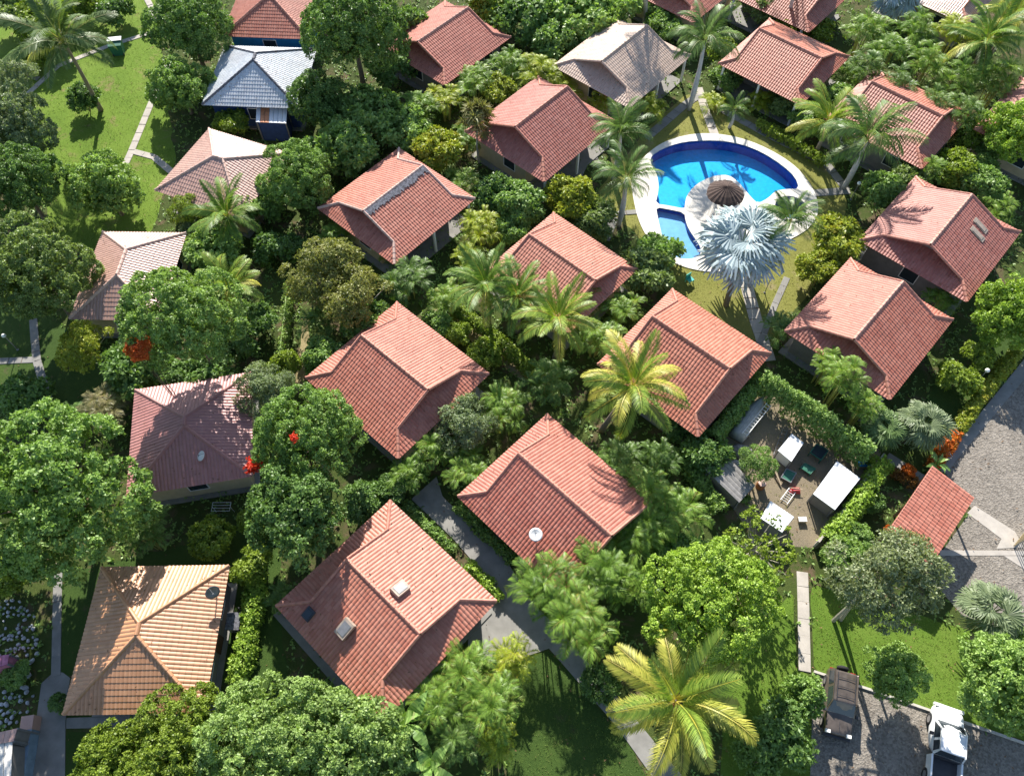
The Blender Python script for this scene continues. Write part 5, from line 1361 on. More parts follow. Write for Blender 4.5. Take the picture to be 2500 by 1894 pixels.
def plant(i, rec):
    kind, leaf, x, y, z, r, label, group, op = rec
    rg = random.Random(1000 + i); mat = 'leaf_' + leaf
    base = op.get('base', (x, y)); lean = (x - base[0], y - base[1])
    if kind in ('dome', 'airy', 'bare', 'spiky'):
        pk = kind if kind != 'dome' or r > 2.9 else 'dome_s'
        me, Lc = crown_proto(pk, rg.randrange(3))
        root = tag(empty(kind == 'spiky' and 'spiky_tree' or 'tree', (*base, 0)), label, 'tree', group)
        zz = {'dome': 1.0, 'dome_s': 1.0}.get(pk, 1.0)
        rot = rg.uniform(0, 2 * pi); cr, sr = cos(rot), sin(rot)
        L2 = [(p[0] * cr - p[1] * sr, p[0] * sr + p[1] * cr, p[2]) for p in Lc]
        tr = limbs('trunk', max(.07, r * (.055 if kind != 'bare' else .045)), z, r, L2, 'bark_pale' if kind in ('bare', 'airy', 'spiky') else 'bark', lean, {'bare': 30, 'airy': 14, 'spiky': 16}.get(kind, 9), rg, twin=op.get('twin'))
        tr.parent = root
        c = ob('crown', me, root, Matrix.Translation((*lean, z)) @ Matrix.Rotation(rot, 4, 'Z') @ Matrix.Diagonal((r * rg.uniform(.95, 1.06), r * rg.uniform(.95, 1.06), r * zz, 1)), mat)
        if op.get('blossom'):
            g2 = np.random.default_rng(5); 
            for dx, dy, dz, rr_ in ((-.93, -.55, .0, .13), (-.02, -.42, .82, .065)):
                p = g2.normal(0, .5, (60, 3)); q, v = leaves(g2, p, unit(p), 6, .5, .22, 1.2)
                ob('blossom', quads_mesh('blossom', q, v), root, Matrix.Translation((lean[0] + dx * r, lean[1] + dy * r, z + dz * r)) @ Matrix.Scale(rr_ * r, 4), 'leaf_red')
    elif kind == 'shrub':
        me, Lc = crown_proto('shrub', rg.randrange(4))
        root = tag(empty('shrub', (*base, 0)), label, 'shrub', group)
        m = MB()
        for k in range(5):
            a = rg.uniform(0, 2 * pi); m.tube([(0.05 * cos(a), .05 * sin(a), -.03), (r * .3 * cos(a), r * .3 * sin(a), z * .9)], [.035, .012], 4)
        ob('stems', m.mesh('stems', 'bark'), root)
        ob('foliage', me, root, Matrix.Translation((0, 0, z)) @ Matrix.Rotation(rg.uniform(0, 6.28), 4, 'Z') @ Matrix.Diagonal((r * rg.uniform(.92, 1.1), r * rg.uniform(.92, 1.1), r * .9 if z > 2.5 * r else max(r * .85, z * .8), 1)), mat)
    elif kind == 'areca':
        root = tag(empty('areca_palm', (*base, 0)), label, 'palm', group)
        m = MB()
        for k in range(9):
            a = rg.uniform(0, 2 * pi); d = rg.uniform(.1, .3) * r
            m.tube([(d * .6 * cos(a), d * .6 * sin(a), -.03), (d * cos(a), d * sin(a), z * .95)], [.045, .03], 5)
        ob('stems', m.mesh('stems', 'rachis'), root)
        ob('fronds', areca_mesh(rg.randrange(4)), root, Matrix.Translation((0, 0, z)) @ Matrix.Rotation(rg.uniform(0, 6.28), 4, 'Z') @ Matrix.Diagonal((r * 1.12, r * 1.12, r * 1.05, 1)), mat)
    elif kind in ('coco', 'royal'):
        root = tag(empty(kind == 'coco' and 'coconut_palm' or 'royal_palm', (*base, 0)), label, 'palm', group)
        m = MB(); n = 12; pts = []; rad = []
        for k in range(n + 1):
            t = k / n; bow = sin(pi * t) * .12 * (1 if lean == (0, 0) else .5)
            pts.append((lean[0] * t ** 1.3 + bow, lean[1] * t ** 1.3, (z - .1) * t - .05 * (k == 0)))
            rad.append((.2 - .08 * t + .06 * max(0, .15 - t) / .15) if kind == 'coco' else (.21 - .06 * t + .05 * sin(pi * min(1, t * 1.5))))
        if z < 3: rad = [q * .7 for q in rad]
        m.tube(pts, rad, 9); ob('trunk', m.mesh('trunk', 'bark_palm' if kind == 'coco' else 'trunk_royal', True), root)
        top = Vector((*lean, z))
        if kind == 'royal':
            m = MB(); m.tube([top - Vector((0, 0, .9 if z > 3 else .4)), top - Vector((0, 0, .4)), top + Vector((0, 0, .15))], [.13, .15, .06], 8); ob('crownshaft', m.mesh('crownshaft', 'shaft_green', True), root)
        else:
            for k in range(6):
                a = k * 1.05; m = MB(); m.lathe([(.01, -.13), (.09, -.08), (.115, 0), (.08, .09), (.01, .13)], 7); ob('coconut', m.mesh('coconut', 'shaft_green' if leaf != 'cocoy' else 'rust', True), root, Matrix.Translation(top + Vector((.2 * cos(a), .2 * sin(a), -.28))))
        nf = 18 if kind == 'coco' else 15
        if r < 1.8: nf = 11
        for k in range(nf):
            t = (k + .5) / nf; az = k * 2.39996 + rg.uniform(-.15, .15)
            el = R((78 - 92 * t ** .9) if kind == 'coco' else (80 - 78 * t)) + rg.uniform(-.1, .1)
            ln = r * (1.16 if el > R(40) else 1.05) * rg.uniform(.9, 1.08)
            fm = frond_mesh(kind, rg.randrange(4))
            mt = mat
            if kind == 'coco' and t > .84 and rg.random() < .6: mt = 'leaf_cocoy'
            if leaf == 'cocoy' and (t < .3 or rg.random() < .3): mt = 'leaf_cocog2'
            put_leaf(fm, mt, root, 'frond', az, el - R(12), ln, top + Vector((.05 * cos(az), .05 * sin(az), 0)), rg.uniform(-.35, .35))
    elif kind == 'fan':
        root = tag(empty('fan_palm', (*base, 0)), label, 'palm', group)
        m = MB(); m.tube([(0, 0, -.05), (lean[0] * .4, lean[1] * .4, z * .5), (*lean, z - .1)], [.24, .2, .2], 9); ob('trunk', m.mesh('trunk', 'bark_palm', True), root)
        nf = 16
        for k in range(nf):
            t = (k + .5) / nf; az = k * 2.39996; el = R(62 - 78 * t) + rg.uniform(-.15, .15)
            put_leaf(fan_mesh(rg.randrange(3)), mat, root, 'fan_leaf', az, el, r * rg.uniform(.92, 1.1) * (1.0 if t > .3 else .68 + t), Vector((*lean, z)), rg.uniform(-.5, .5))
    elif kind == 'banana':
        root = tag(empty('banana_plant', (*base, 0)), label, 'plant', group)
        m = MB(); m.tube([(0, 0, -.03), (.02, .02, z * .6), (.03, 0, z)], [.13, .1, .06], 8); ob('stem', m.mesh('stem', 'shaft_green', True), root)
        for k in range(8):
            az = k * 2.39996 + rg.uniform(-.2, .2); el = R(70 - 75 * (k + .5) / 8)
            put_leaf(banana_mesh(k % 3), mat, root, 'leaf', az, el, r * rg.uniform(.9, 1.25), Vector((0, 0, z * .95)), rg.uniform(-.4, .4))
for i, rec in enumerate(PLANTS): plant(i, rec)

def hedge(i, rec):
    pts, w, h, leaf, label = rec
    rg = np.random.default_rng(300 + i); P = [np.array([*p, 0.0]) for p in pts]
    cen = []; nr = []
    for a, b in zip(P[:-1], P[1:]):
        L = np.linalg.norm(b - a); d = (b - a) / L; s = np.array([-d[1], d[0], 0]); n = int(L * (w + 2 * h) * 34)
        t = rg.uniform(0, 1, n); ph = rg.uniform(0, pi, n)
        k = 1 - rg.uniform(0, 1, n) ** 2 * .35
        bump_ = 1 + .16 * np.sin(t * L * 2.1 + i) + .1 * np.sin(t * L * 5.3)
        off = np.cos(ph)[:, None] * s * (w / 2) * (k * bump_)[:, None]
        hz = (np.abs(np.sin(ph)) ** .45 * h * k * (.85 + .15 * bump_)) * rg.uniform(.25, 1, n) ** .25
        cen.append(a + (b - a) * t[:, None] + off + np.array([0, 0, 1.0]) * hz[:, None]); nr.append(unit(np.cos(ph)[:, None] * s + np.array([0, 0, 1]) * np.sin(ph)[:, None] + 1e-6))
    cen = np.concatenate(cen); nr = np.concatenate(nr); o = P[0]
    q, v = leaves(rg, cen - o, nr, 7, .2, .055)
    root = tag(empty('hedge', (*pts[0], 0)), label, 'hedge', 'garden hedges')
    ob('foliage', quads_mesh('hedge_foliage', q, v), root, None, 'leaf_' + leaf)
    m = MB()
    for a, b in zip(P[:-1], P[1:]):
        n = max(2, int(np.linalg.norm(b - a) / .6))
        for k in range(n):
            p = a + (b - a) * (k + .5) / n - o; m.tube([(p[0], p[1], -.03), (p[0] + .05, p[1], h * .8)], [.03, .012], 4)
    ob('stems', m.mesh('stems', 'bark'), root)
for i, rec in enumerate(HEDGES): hedge(i, rec)
# ------------------------------------------------------------------ grass tufts on the lawns
def inside(px, py, poly):
    c = np.zeros(len(px), bool); j = len(poly) - 1
    for i in range(len(poly)):
        xi, yi = poly[i]; xj, yj = poly[j]
        hit = ((yi > py) != (yj > py)) & (px < (xj - xi) * (py - yi) / (yj - yi + 1e-12) + xi); c ^= hit; j = i
    return c
def turf(name, poly, dens, leaf, ln, hole=None, seed=1, label=''):
    rg = np.random.default_rng(seed); xs = [p[0] for p in poly]; ys = [p[1] for p in poly]
    x0, x1, y0, y1 = max(-46, min(xs)), min(46, max(xs)), max(0, min(ys)), min(78, max(ys))
    n = int((x1 - x0) * (y1 - y0) * dens); px = rg.uniform(x0, x1, n); py = rg.uniform(y0, y1, n)
    k = inside(px, py, poly)
    if hole: k &= ~inside(px, py, hole)
    for pts, w in PATHS.values():
        for a, b in zip(pts[:-1], pts[1:]):
            ax, ay = a; dx, dy = b[0] - ax, b[1] - ay; t = np.clip(((px - ax) * dx + (py - ay) * dy) / (dx * dx + dy * dy), 0, 1)
            k &= np.hypot(px - ax - t * dx, py - ay - t * dy) > w / 2
    cen = np.stack([px[k], py[k], np.full(k.sum(), .005)], 1)
    q, v = leaves(rg, cen, np.tile([0, 0, 1.0], (len(cen), 1)), 4, ln, ln * .13, .8)
    o = ob(name, quads_mesh(name, q, v), None, None, 'leaf_' + leaf); o['kind'] = 'stuff'; tag(o, label, 'grass')
leaf_mat('turf_bright', (0.072, 0.125, 0.014), (0.15, 0.21, 0.03), (0.22, 0.21, 0.07), transl=.35, rough=.7)
leaf_mat('turf_dry', (0.14, 0.15, 0.03), (0.25, 0.24, 0.06), (0.3, 0.26, 0.12), transl=.3, rough=.7)
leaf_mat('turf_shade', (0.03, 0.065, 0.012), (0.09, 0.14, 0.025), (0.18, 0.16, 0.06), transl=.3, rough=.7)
turf('grass', SHEETS['lawn_top'], 16, 'turf_bright', .12, None, 1, 'bright green grass of the upper left lawn')
turf('grass', SHEETS['lawn_right'], 34, 'turf_bright', .11, None, 2, 'bright green grass beside the parking')
turf('grass', SHEETS['lawn_mid'], 30, 'turf_bright', .11, None, 3, 'green grass around the big yellow palm')
turf('grass', SHEETS['lawn_pool'], 20, 'turf_dry', .1, pool_out, 4, 'dry yellowish grass around the pool')
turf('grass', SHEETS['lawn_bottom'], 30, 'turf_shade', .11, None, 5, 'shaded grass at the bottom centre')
turf('weeds', SHEETS['yard'], 5, 'dry', .13, None, 6, 'sparse dry weeds on the storage yard soil')
# leaf litter and low ground cover over the planted ground
rgl = np.random.default_rng(8)
px = rgl.uniform(-46, 48, 30000); py = rgl.uniform(0, 80, 30000); keep = ~inside(px, py, pool_out)
for k_, poly_ in list(SHEETS.items()) + list(CONCRETE.items()): keep &= ~inside(px, py, poly_)
for pts, w in PATHS.values():
    for a, b in zip(pts[:-1], pts[1:]):
        dx, dy = b[0] - a[0], b[1] - a[1]; t = np.clip(((px - a[0]) * dx + (py - a[1]) * dy) / (dx * dx + dy * dy), 0, 1)
        keep &= np.hypot(px - a[0] - t * dx, py - a[1] - t * dy) > w / 2 + .05
cen = np.stack([px[keep], py[keep], np.full(keep.sum(), .03)], 1)
q, v = leaves(rgl, cen, np.tile([0, 0, 1.0], (len(cen), 1)), 5, .3, .06, 1.0)
gc = ob('ground_cover', quads_mesh('ground_cover', q, v), None, None, 'leaf_mid'); gc['kind'] = 'stuff'; tag(gc, 'low leafy ground cover between the houses', 'ground cover')

rgl = np.random.default_rng(21); n = 5200
px = rgl.uniform(-46, 48, n); py = rgl.uniform(0, 80, n); kp = ~inside(px, py, pool_out)
cen = np.stack([px[kp], py[kp], np.full(kp.sum(), .075)], 1)
q, v = leaves(rgl, cen, np.tile([0, 0, 1.0], (len(cen), 1)), 1, .22, .035, 1.2)
fl = ob('fallen_leaves', quads_mesh('fallen_leaves', q, v), None, None, 'litter'); fl['kind'] = 'stuff'; tag(fl, 'dry brown leaves fallen on lawns and paths', 'leaf litter')
# ------------------------------------------------------------------ storage yard
def mid(*ps): return sum((Vector(p) for p in ps), Vector()) / len(ps)
def quad_roof_shed(name, pts, label, mat, wall, corr=0, cat='shed', th=.05, sag=0.0):
    c = mid(*pts); root = tag(empty(name, (c.x, c.y, 0)), label, cat, 'storage yard sheds'); P = [Vector(p) - Vector((c.x, c.y, 0)) for p in pts]
    e1 = (P[1] - P[0]); e2 = (P[3] - P[0]); n = max(1, corr)
    if corr:
        for k in range(n):
            m = MB(); a, b = k / n, (k + .94) / n
            q = [P[0].lerp(P[1], a), P[0].lerp(P[1], b), P[3].lerp(P[2], b), P[3].lerp(P[2], a)]
            up = Vector((0, 0, .018)); q2 = [P[0].lerp(P[1], (a + b) / 2) + up, P[3].lerp(P[2], (a + b) / 2) + up]
            m.add([q[0], q2[0], q[1], q[2], q2[1], q[3]], [(0, 1, 4, 5), (1, 2, 3, 4)]); m.add([v - Vector((0, 0, .015)) for v in q], [(3, 2, 1, 0)])
            ob('roof_sheet', m.mesh('roof_sheet', mat), root)
    else:
        m = MB(); m.slab([tuple(p) for p in P], th); ob('roof_sheet', m.mesh('roof_sheet', mat), root)
    cc = mid(*[tuple(p) for p in P]); Q = [p.lerp(cc, .12) for p in P]
    for a, b in ((0, 1), (1, 2), (2, 3), (3, 0)):
        m = MB(); n_ = (Q[b] - Q[a]); s = Vector((-n_.y, n_.x, 0)).normalized() * .05
        m.add([(*(Q[a] + s).xy, 0), (*(Q[b] + s).xy, 0), (*(Q[b] + s).xy, Q[b].z - .1), (*(Q[a] + s).xy, Q[a].z - .1), (*(Q[a] - s).xy, 0), (*(Q[b] - s).xy, 0), (*(Q[b] - s).xy, Q[b].z - .1), (*(Q[a] - s).xy, Q[a].z - .1)],
              [(0, 1, 2, 3), (7, 6, 5, 4), (3, 2, 6, 7), (0, 3, 7, 4), (1, 5, 6, 2)]); ob('wall', m.mesh('wall', wall), root)
    for p in P:
        q = p.lerp(cc, .05); m = MB(); m.box(q.x - .05, q.x + .05, q.y - .05, q.y + .05, 0, q.z - .06); ob('post', m.mesh('post', 'metal_grey'), root)
    return root
quad_roof_shed('storage_shed', YARD['white_shed'], 'white flat roofed shed in the storage yard', 'white_sheet', 'wall_grey')
ws = quad_roof_shed('striped_shed', YARD['stripe_shed'], 'small shed with a white ribbed roof at the bottom of the yard', 'white_sheet', 'wall_grey', 9)
quad_roof_shed('metal_cabinet', YARD['cabinet'], 'white metal cabinet in the middle of the storage yard', 'white_sheet', 'white_sheet', 0, 'cabinet')
gs = YARD['grey_shed']
s1 = quad_roof_shed('grey_shed', [gs[3], gs[2], gs[4], gs[5]], 'long shed with a grey sloping roof at the left of the yard', 'tarp_grey', 'wall_grey', 6)
c = Vector(s1.location); P4 = [Vector(gs[i]) - c for i in (0, 1, 2, 3)]
for k in range(6):
    m = MB(); a, b = k / 6, (k + .94) / 6
    q = [P4[0].lerp(P4[1], a), P4[0].lerp(P4[1], b), P4[3].lerp(P4[2], b) + Vector((0, 0, .02)), P4[3].lerp(P4[2], a) + Vector((0, 0, .02))]
    m.slab([tuple(v) for v in q], .02); ob('roof_sheet', m.mesh('roof_sheet', 'trim_pale'), s1)  # far slope facing the sun: its brightness is put into a paler colour
def ladder(name, a, b, w, label, mat, rungs=9):
    a, b = Vector(a), Vector(b); root = tag(empty(name, a), label, 'ladder', 'ladders in the yard'); d = b - a; s = d.cross(Vector((0, 0, 1))).normalized() * w / 2
    for k in (-1, 1):
        m = MB(); m.tube([s * k, d + s * k], .028, 5); ob('rail', m.mesh('rail', mat), root)
    for k in range(rungs):
        p = d * (k + .5) / rungs; m = MB(); m.tube([p - s, p + s], .02, 5); ob('rung', m.mesh('rung', mat), root)
# upturned hull with a ladder on it
a, b = Vector(YARD['boat'][0]), Vector(YARD['boat'][1]); d = b - a; ang = math.atan2(d.y, d.x); Lb = d.length * 1.12
bt = tag(empty('boat', (*((a + b) / 2).xy, 0), ang), 'grey upturned boat hull lying in the shaded upper corner of the yard', 'boat')
m = MB(); rings = []
NS, NP = 14, 11
for i in range(NS):
    t = i / (NS - 1); w = .62 * (1 - max(0, (t - .45) / .55) ** 2.2 * .93) * (1 - .18 * max(0, (.12 - t) / .12)); hh = .85 * (1 - .25 * max(0, (t - .6) / .4) ** 2) * (1 - .1 * max(0, (.1 - t) / .1))
    rings.append([((t - .5) * Lb, w * cos(pi * k / (NP - 1)), .12 + hh * sin(pi * k / (NP - 1)) ** .7) for k in range(NP)])
m.add([p for r_ in rings for p in r_], [(i * NP + k, (i + 1) * NP + k, (i + 1) * NP + k + 1, i * NP + k + 1) for i in range(NS - 1) for k in range(NP - 1)] + [tuple(range(NP))])
ob('hull', m.mesh('hull', 'hull', True), bt)
m = MB(); m.tube([(-.5 * Lb, 0, .99), (.1 * Lb, 0, 1.0), (.45 * Lb, 0, .8)], .035, 5); ob('keel', m.mesh('keel', 'hull'), bt)
for k in (-.3, .25):
    m = MB(); m.box(k * Lb - .08, k * Lb + .08, -.7, .7, 0, .13); ob('support', m.mesh('support', 'wood_pale'), bt)
ladder('ladder', (YARD['boat_ladder'][0][0], YARD['boat_ladder'][0][1], 1.02), (YARD['boat_ladder'][1][0], YARD['boat_ladder'][1][1], 1.0), .34, 'white ladder lying along the upturned boat hull', 'white_paint', 12)
ladder('ladder', YARD['rail_ladder'][0], YARD['rail_ladder'][1], .34, 'thin grey ladder lying left of the white cabinet', 'metal_grey', 8)
def frame_panel(pts, label, top, rim):
    c = mid(*pts); root = tag(empty('glass_panel', (c.x, c.y, 0)), label, 'panel', 'panels in the yard'); P = [Vector(p) - Vector((c.x, c.y, 0)) for p in pts]
    m = MB(); m.slab([tuple(p - Vector((0, 0, .01))) for p in P], .03); ob('pane', m.mesh('pane', top), root)
    for i in range(4):
        m = MB(); m.tube([P[i], P[(i + 1) % 4]], .04, 4); ob('rail', m.mesh('rail', rim), root)
        m = MB(); m.box(P[i].x - .03, P[i].x + .03, P[i].y - .03, P[i].y + .03, 0, P[i].z - .02); ob('leg', m.mesh('leg', rim), root)
frame_panel(YARD['panel_a'], 'green framed glass table right of the white cabinet', 'glass_dark', 'green_paint')
frame_panel(YARD['panel_b'], 'dark green square frame below the white cabinet', 'green_paint', 'metal_grey')
frame_panel(YARD['panel_c'], 'small green panel between the cabinet and the white shed', 'green_paint', 'green_paint')
def prop(name, p, label, cat, build):
    root = tag(empty(name, (p[0], p[1], 0)), label, cat); build(root); return root
def b_plank(root):
    a, b = Vector(YARD['plank'][0]) , Vector(YARD['plank'][1]); m = MB(); o = Vector(root.location)
    m.tube([a - o + Vector((0, 0, .05)), b - o + Vector((0, 0, .05))], .07, 4); ob('board', m.mesh('board', 'wood_pale'), root)
    m = MB(); q = a - o; m.box(q.x - .2, q.x + .2, q.y - .08, q.y + .08, 0, .28); ob('block', m.mesh('block', 'concrete'), root)
prop('plank', YARD['plank'][0], 'pale plank lying beside the small yard tree', 'plank', b_plank)
def b_drum(root):
    m = MB(); m.lathe([(.3, 0), (.31, .05), (.29, .28), (.31, .3), (.29, .33), (.29, .56), (.31, .58), (.3, .62)], 16); ob('barrel', m.mesh('barrel', 'rust', True), root)
    m = MB(); m.lathe([(.28, .622), (.28, .64), (.05, .65)], 16); ob('lid', m.mesh('lid', 'trim_pale'), root)
prop('drum', YARD['drum'], 'rusty orange drum at the end of the grey yard shed', 'drum', b_drum)
def b_red(root):
    m = MB(); m.add([(-.4, -.2, 0), (.35, -.25, 0), (.4, .22, 0), (-.35, .25, 0), (-.2, -.1, .3), (.22, -.12, .34), (.2, .12, .28), (-.2, .12, .3)], [(4, 5, 6, 7), (0, 1, 5, 4), (1, 2, 6, 5), (2, 3, 7, 6), (3, 0, 4, 7)]); ob('sheet', m.mesh('sheet', 'red_paint'), root)
    m = MB(); m.tube([(-.42, .1, .3), (.4, -.05, .36)], .03, 5); ob('pole', m.mesh('pole', 'wood_pale'), root)
prop('tarpaulin', YARD['red'], 'red tarpaulin bundle in the sunny part of the yard', 'tarpaulin', b_red)
ladder('pallet_slats', YARD['slat'][0], YARD['slat'][1], .5, 'white slatted ladder piece beside the red bundle', 'white_paint', 6)
def b_crate(root, s=(.55, .35, .3), mat='white_paint'):
    for k in range(4):
        m = MB(); m.box(-s[0] / 2, s[0] / 2, -s[1] / 2 + k * s[1] / 4 + .01, -s[1] / 2 + (k + 1) * s[1] / 4 - .01, s[2], s[2] + .025); ob('slat', m.mesh('slat', mat), root)
    m = MB(); m.box(-s[0] / 2 + .02, s[0] / 2 - .02, -s[1] / 2 + .02, s[1] / 2 - .02, 0, s[2] - .002); ob('box', m.mesh('box', 'wood_pale'), root)
prop('crate', YARD['crate'], 'white topped crate right of the ribbed white shed', 'crate', b_crate)
prop('crate', YARD['blue'], 'blue crate in the shaded right corner of the yard', 'crate', lambda r: b_crate(r, (.9, .6, .35), 'wall_blue'))
def b_heap(mat):
    def f(root):
        rg = random.Random(3); m = MB(); n = 10; rows = [(1.0, 0), (.8, .3), (.45, .5), (.05, .56)]
        m.add([(r_ * (.75 + .2 * rg.random()) * cos(2 * pi * k / n), r_ * (.5 + .15 * rg.random()) * sin(2 * pi * k / n), z_ + .06 * rg.random()) for r_, z_ in rows for k in range(n)],
              [(j * n + k, j * n + (k + 1) % n, (j + 1) * n + (k + 1) % n, (j + 1) * n + k) for j in range(3) for k in range(n)] + [tuple(range(3 * n, 4 * n))])
        ob('cover', m.mesh('cover', mat), root)
        m = MB(); m.tube([(-.7, -.1, .35), (0, 0, .6), (.7, .1, .33)], .02, 4); ob('rope', m.mesh('rope', 'wood_pale'), root)
    return f
prop('covered_heap', YARD['tarp'], 'grey covered heap below the upturned boat', 'heap', b_heap('tarp_grey'))
prop('scrap_heap', YARD['pile'], 'small heap of grey scrap beside the long grey shed', 'heap', b_heap('metal_grey'))
# yard wall
wl_pts = YARD['wallA']; yw = tag(empty('yard_wall', (wl_pts[0][0], wl_pts[0][1], 0)), 'low pale concrete wall along the right side of the storage yard', 'wall')
for i in range(2):
    a, b = Vector(wl_pts[i]), Vector(wl_pts[i + 1]); d = b - a; n = int(d.length / 1.5) + 1; o = Vector(yw.location)
    for k in range(n):
        p0, p1 = a.lerp(b, k / n) - o, a.lerp(b, (k + .98) / n) - o; s = Vector((-d.y, d.x, 0)).normalized() * .07
        m = MB(); m.slab([(*(q).xy, 1.0) for q in (p0 + s, p1 + s, p1 - s, p0 - s)], 1.0); ob('panel', m.mesh('panel', 'concrete_pale'), yw)

# ------------------------------------------------------------------ cars
def shell(sections, name, mat, root, smooth=True):
    """body lofted along x from cross sections (x, half width at sill, half width at belt, z bottom, z belt)"""
    m = MB(); prof = []
    for (x, ws, wb, z0, z1) in sections:
        prof.append([(x, -ws * .96, z0), (x, -ws, z0 + .12), (x, -wb, z1 - .1), (x, -wb * .93, z1 - .02), (x, -wb * .5, z1 + .015), (x, 0, z1 + .025), (x, wb * .5, z1 + .015), (x, wb * .93, z1 - .02), (x, wb, z1 - .1), (x, ws, z0 + .12), (x, ws * .96, z0)])
    n = 11
    m.add([p for r_ in prof for p in r_], [(i * n + k, (i + 1) * n + k, (i + 1) * n + k + 1, i * n + k + 1) for i in range(len(prof) - 1) for k in range(n - 1)] + [tuple(range(n)), tuple(range(len(prof) * n - 1, (len(prof) - 1) * n - 1, -1))])
    o = ob(name, m.mesh(name, mat, smooth), root); sm = o.modifiers.new('round', 'SUBSURF'); sm.levels = 2; sm.render_levels = 2
    return o
def wheel(root, x, y, r=.33):
    m = MB(); m.lathe([(r * .55, -.1), (r * .96, -.1), (r, -.06), (r, .06), (r * .96, .1), (r * .55, .1)], 18)
    Mx = Matrix.Translation((x, y, r)) @ Matrix.Rotation(pi / 2, 4, 'X'); w = ob('tyre', m.mesh('tyre', 'tyre', True), root, Mx)
    m = MB(); m.lathe([(.03, -.105), (r * .56, -.102), (r * .56, .102), (.03, .105)], 14); ob('rim', m.mesh('rim', 'rim'), w)
def car_common(root, L, W, hood_z, front):
    for sy in (-1, 1):
        for nm, x, mt in (('headlight', front * (L / 2 - .12), 'globe'), ('tail_light', -front * (L / 2 - .06), 'lamp_red')):
            m = MB(); m.box(x - .09, x + .09, sy * W * .36 - .14, sy * W * .36 + .14, hood_z - .22, hood_z - .06); ob(nm, m.mesh(nm, mt), root)
        m = MB(); m.box(front * .62 - .08, front * .62 + .08, sy * (W / 2 + .1) - .09, sy * (W / 2 + .1) + .09, hood_z + .02, hood_z + .18); ob('mirror', m.mesh('mirror', 'metal_dark'), root)
def glass_quad(root, name, pts, off):
    m = MB(); m.slab([tuple(Vector(p) + Vector(off)) for p in pts], .012); return ob(name, m.mesh(name, 'glass_dark'), root)
def cabin(root, xs, zs, wb, wt, mat):
    """xs: rear base, rear top, front top, front base"""
    m = MB(); b, z = zs; V = []
    for x, w, zz in ((xs[0], wb, b), (xs[1], wt, z), (xs[2], wt, z), (xs[3], wb, b)):
        V += [(x, -w, zz), (x, -w * .5, zz + (.03 if zz == z else 0)), (x, 0, zz + (.045 if zz == z else 0)), (x, w * .5, zz + (.03 if zz == z else 0)), (x, w, zz)]
    F = [(i * 5 + k, (i + 1) * 5 + k, (i + 1) * 5 + k + 1, i * 5 + k + 1) for i in range(3) for k in range(4)] + [(0, 5, 10, 15), (19, 14, 9, 4)]
    m.add(V, F); ro = ob('roof', m.mesh('roof', mat), root); bv = ro.modifiers.new('round', 'BEVEL'); bv.width = .07; bv.segments = 3
    # glazing, proud of the shell
    def lerp(a, c, t): return tuple(a[i] + (c[i] - a[i]) * t for i in range(3))
    def pane(nm, a, b_, c, d, nrm):
        cc = tuple(sum(q[i] for q in (a, b_, c, d)) / 4 for i in range(3)); q = [lerp(p, cc, .1) for p in (a, b_, c, d)]
        q = [tuple(p[i] + nrm[i] * .012 for i in range(3)) for p in q]; q2 = [tuple(p[i] - nrm[i] * .02 for i in range(3)) for p in q]
        m = MB(); m.add(q + q2, [(0, 1, 2, 3), (7, 6, 5, 4), (0, 4, 5, 1), (1, 5, 6, 2), (2, 6, 7, 3), (3, 7, 4, 0)]); ob(nm, m.mesh(nm, 'glass_dark'), root)
    pane('windscreen', (xs[3], -wb, b), (xs[3], wb, b), (xs[2], wt, z), (xs[2], -wt, z), Vector((z - b, 0, xs[3] - xs[2])).normalized())
    pane('rear_window', (xs[0], wb, b), (xs[0], -wb, b), (xs[1], -wt, z), (xs[1], wt, z), Vector((-(z - b), 0, xs[1] - xs[0])).normalized())
    xm = (xs[1] + xs[2]) / 2
    for sy in (-1, 1):
        for (a0, a1, t0, t1) in ((xm + .04, xs[3] - .1, xm + .04, xs[2] - .02), (xs[0] + .1, xm - .04, xs[1] + .02, xm - .04)):
            pane('side_window', (a0, sy * wb, b), (a1, sy * wb, b), (t1, sy * wt, z), (t0, sy * wt, z), Vector((0, sy * (z - b), (wb - wt))).normalized())
# dusty dark off-roader facing the camera
a, b = Vector(CARS['suv'][0]), Vector(CARS['suv'][1]); d = b - a; ang = math.atan2(d.y, d.x); cpos = (a + b) / 2 + d * .02
suv = tag(empty('off_road_car', (cpos.x, cpos.y, .016), ang), 'dusty dark brown off road car parked nose down by the kerb', 'car', 'cars on the gravel parking')
shell([(-1.85, .74, .74, .42, .92), (-1.78, .8, .8, .36, 1.0), (-.9, .82, .81, .34, 1.02), (.55, .82, .81, .34, 1.02), (.7, .82, .79, .34, 1.0), (1.6, .8, .74, .34, .92), (1.8, .74, .68, .38, .84)], 'body', 'car_brown', suv)
cabin(suv, (-1.76, -1.6, .1, .68), (1.0, 1.62), .78, .68, 'car_brown')
for x in (-1.15, 1.2):
    for sy in (-1, 1): wheel(suv, x, sy * .72, .34)
car_common(suv, 3.65, 1.62, .98, 1)
m = MB(); m.box(1.8, 1.92, -.76, .76, .4, .6); ob('bumper', m.mesh('bumper', 'metal_dark'), suv)
m = MB(); m.lathe([(.02, -.1), (.3, -.1), (.34, -.05), (.34, .05), (.3, .1), (.02, .1)], 16); ob('spare_wheel', m.mesh('spare_wheel', 'tyre', True), suv, Matrix.Translation((-1.97, 0, .85)) @ Matrix.Rotation(pi / 2, 4, 'Y'))
for sy in (-.5, .5):
    m = MB(); m.tube([(-1.5, sy, 1.72), (0, sy, 1.72)], .025, 5); ob('roof_rail', m.mesh('roof_rail', 'metal_dark'), suv)
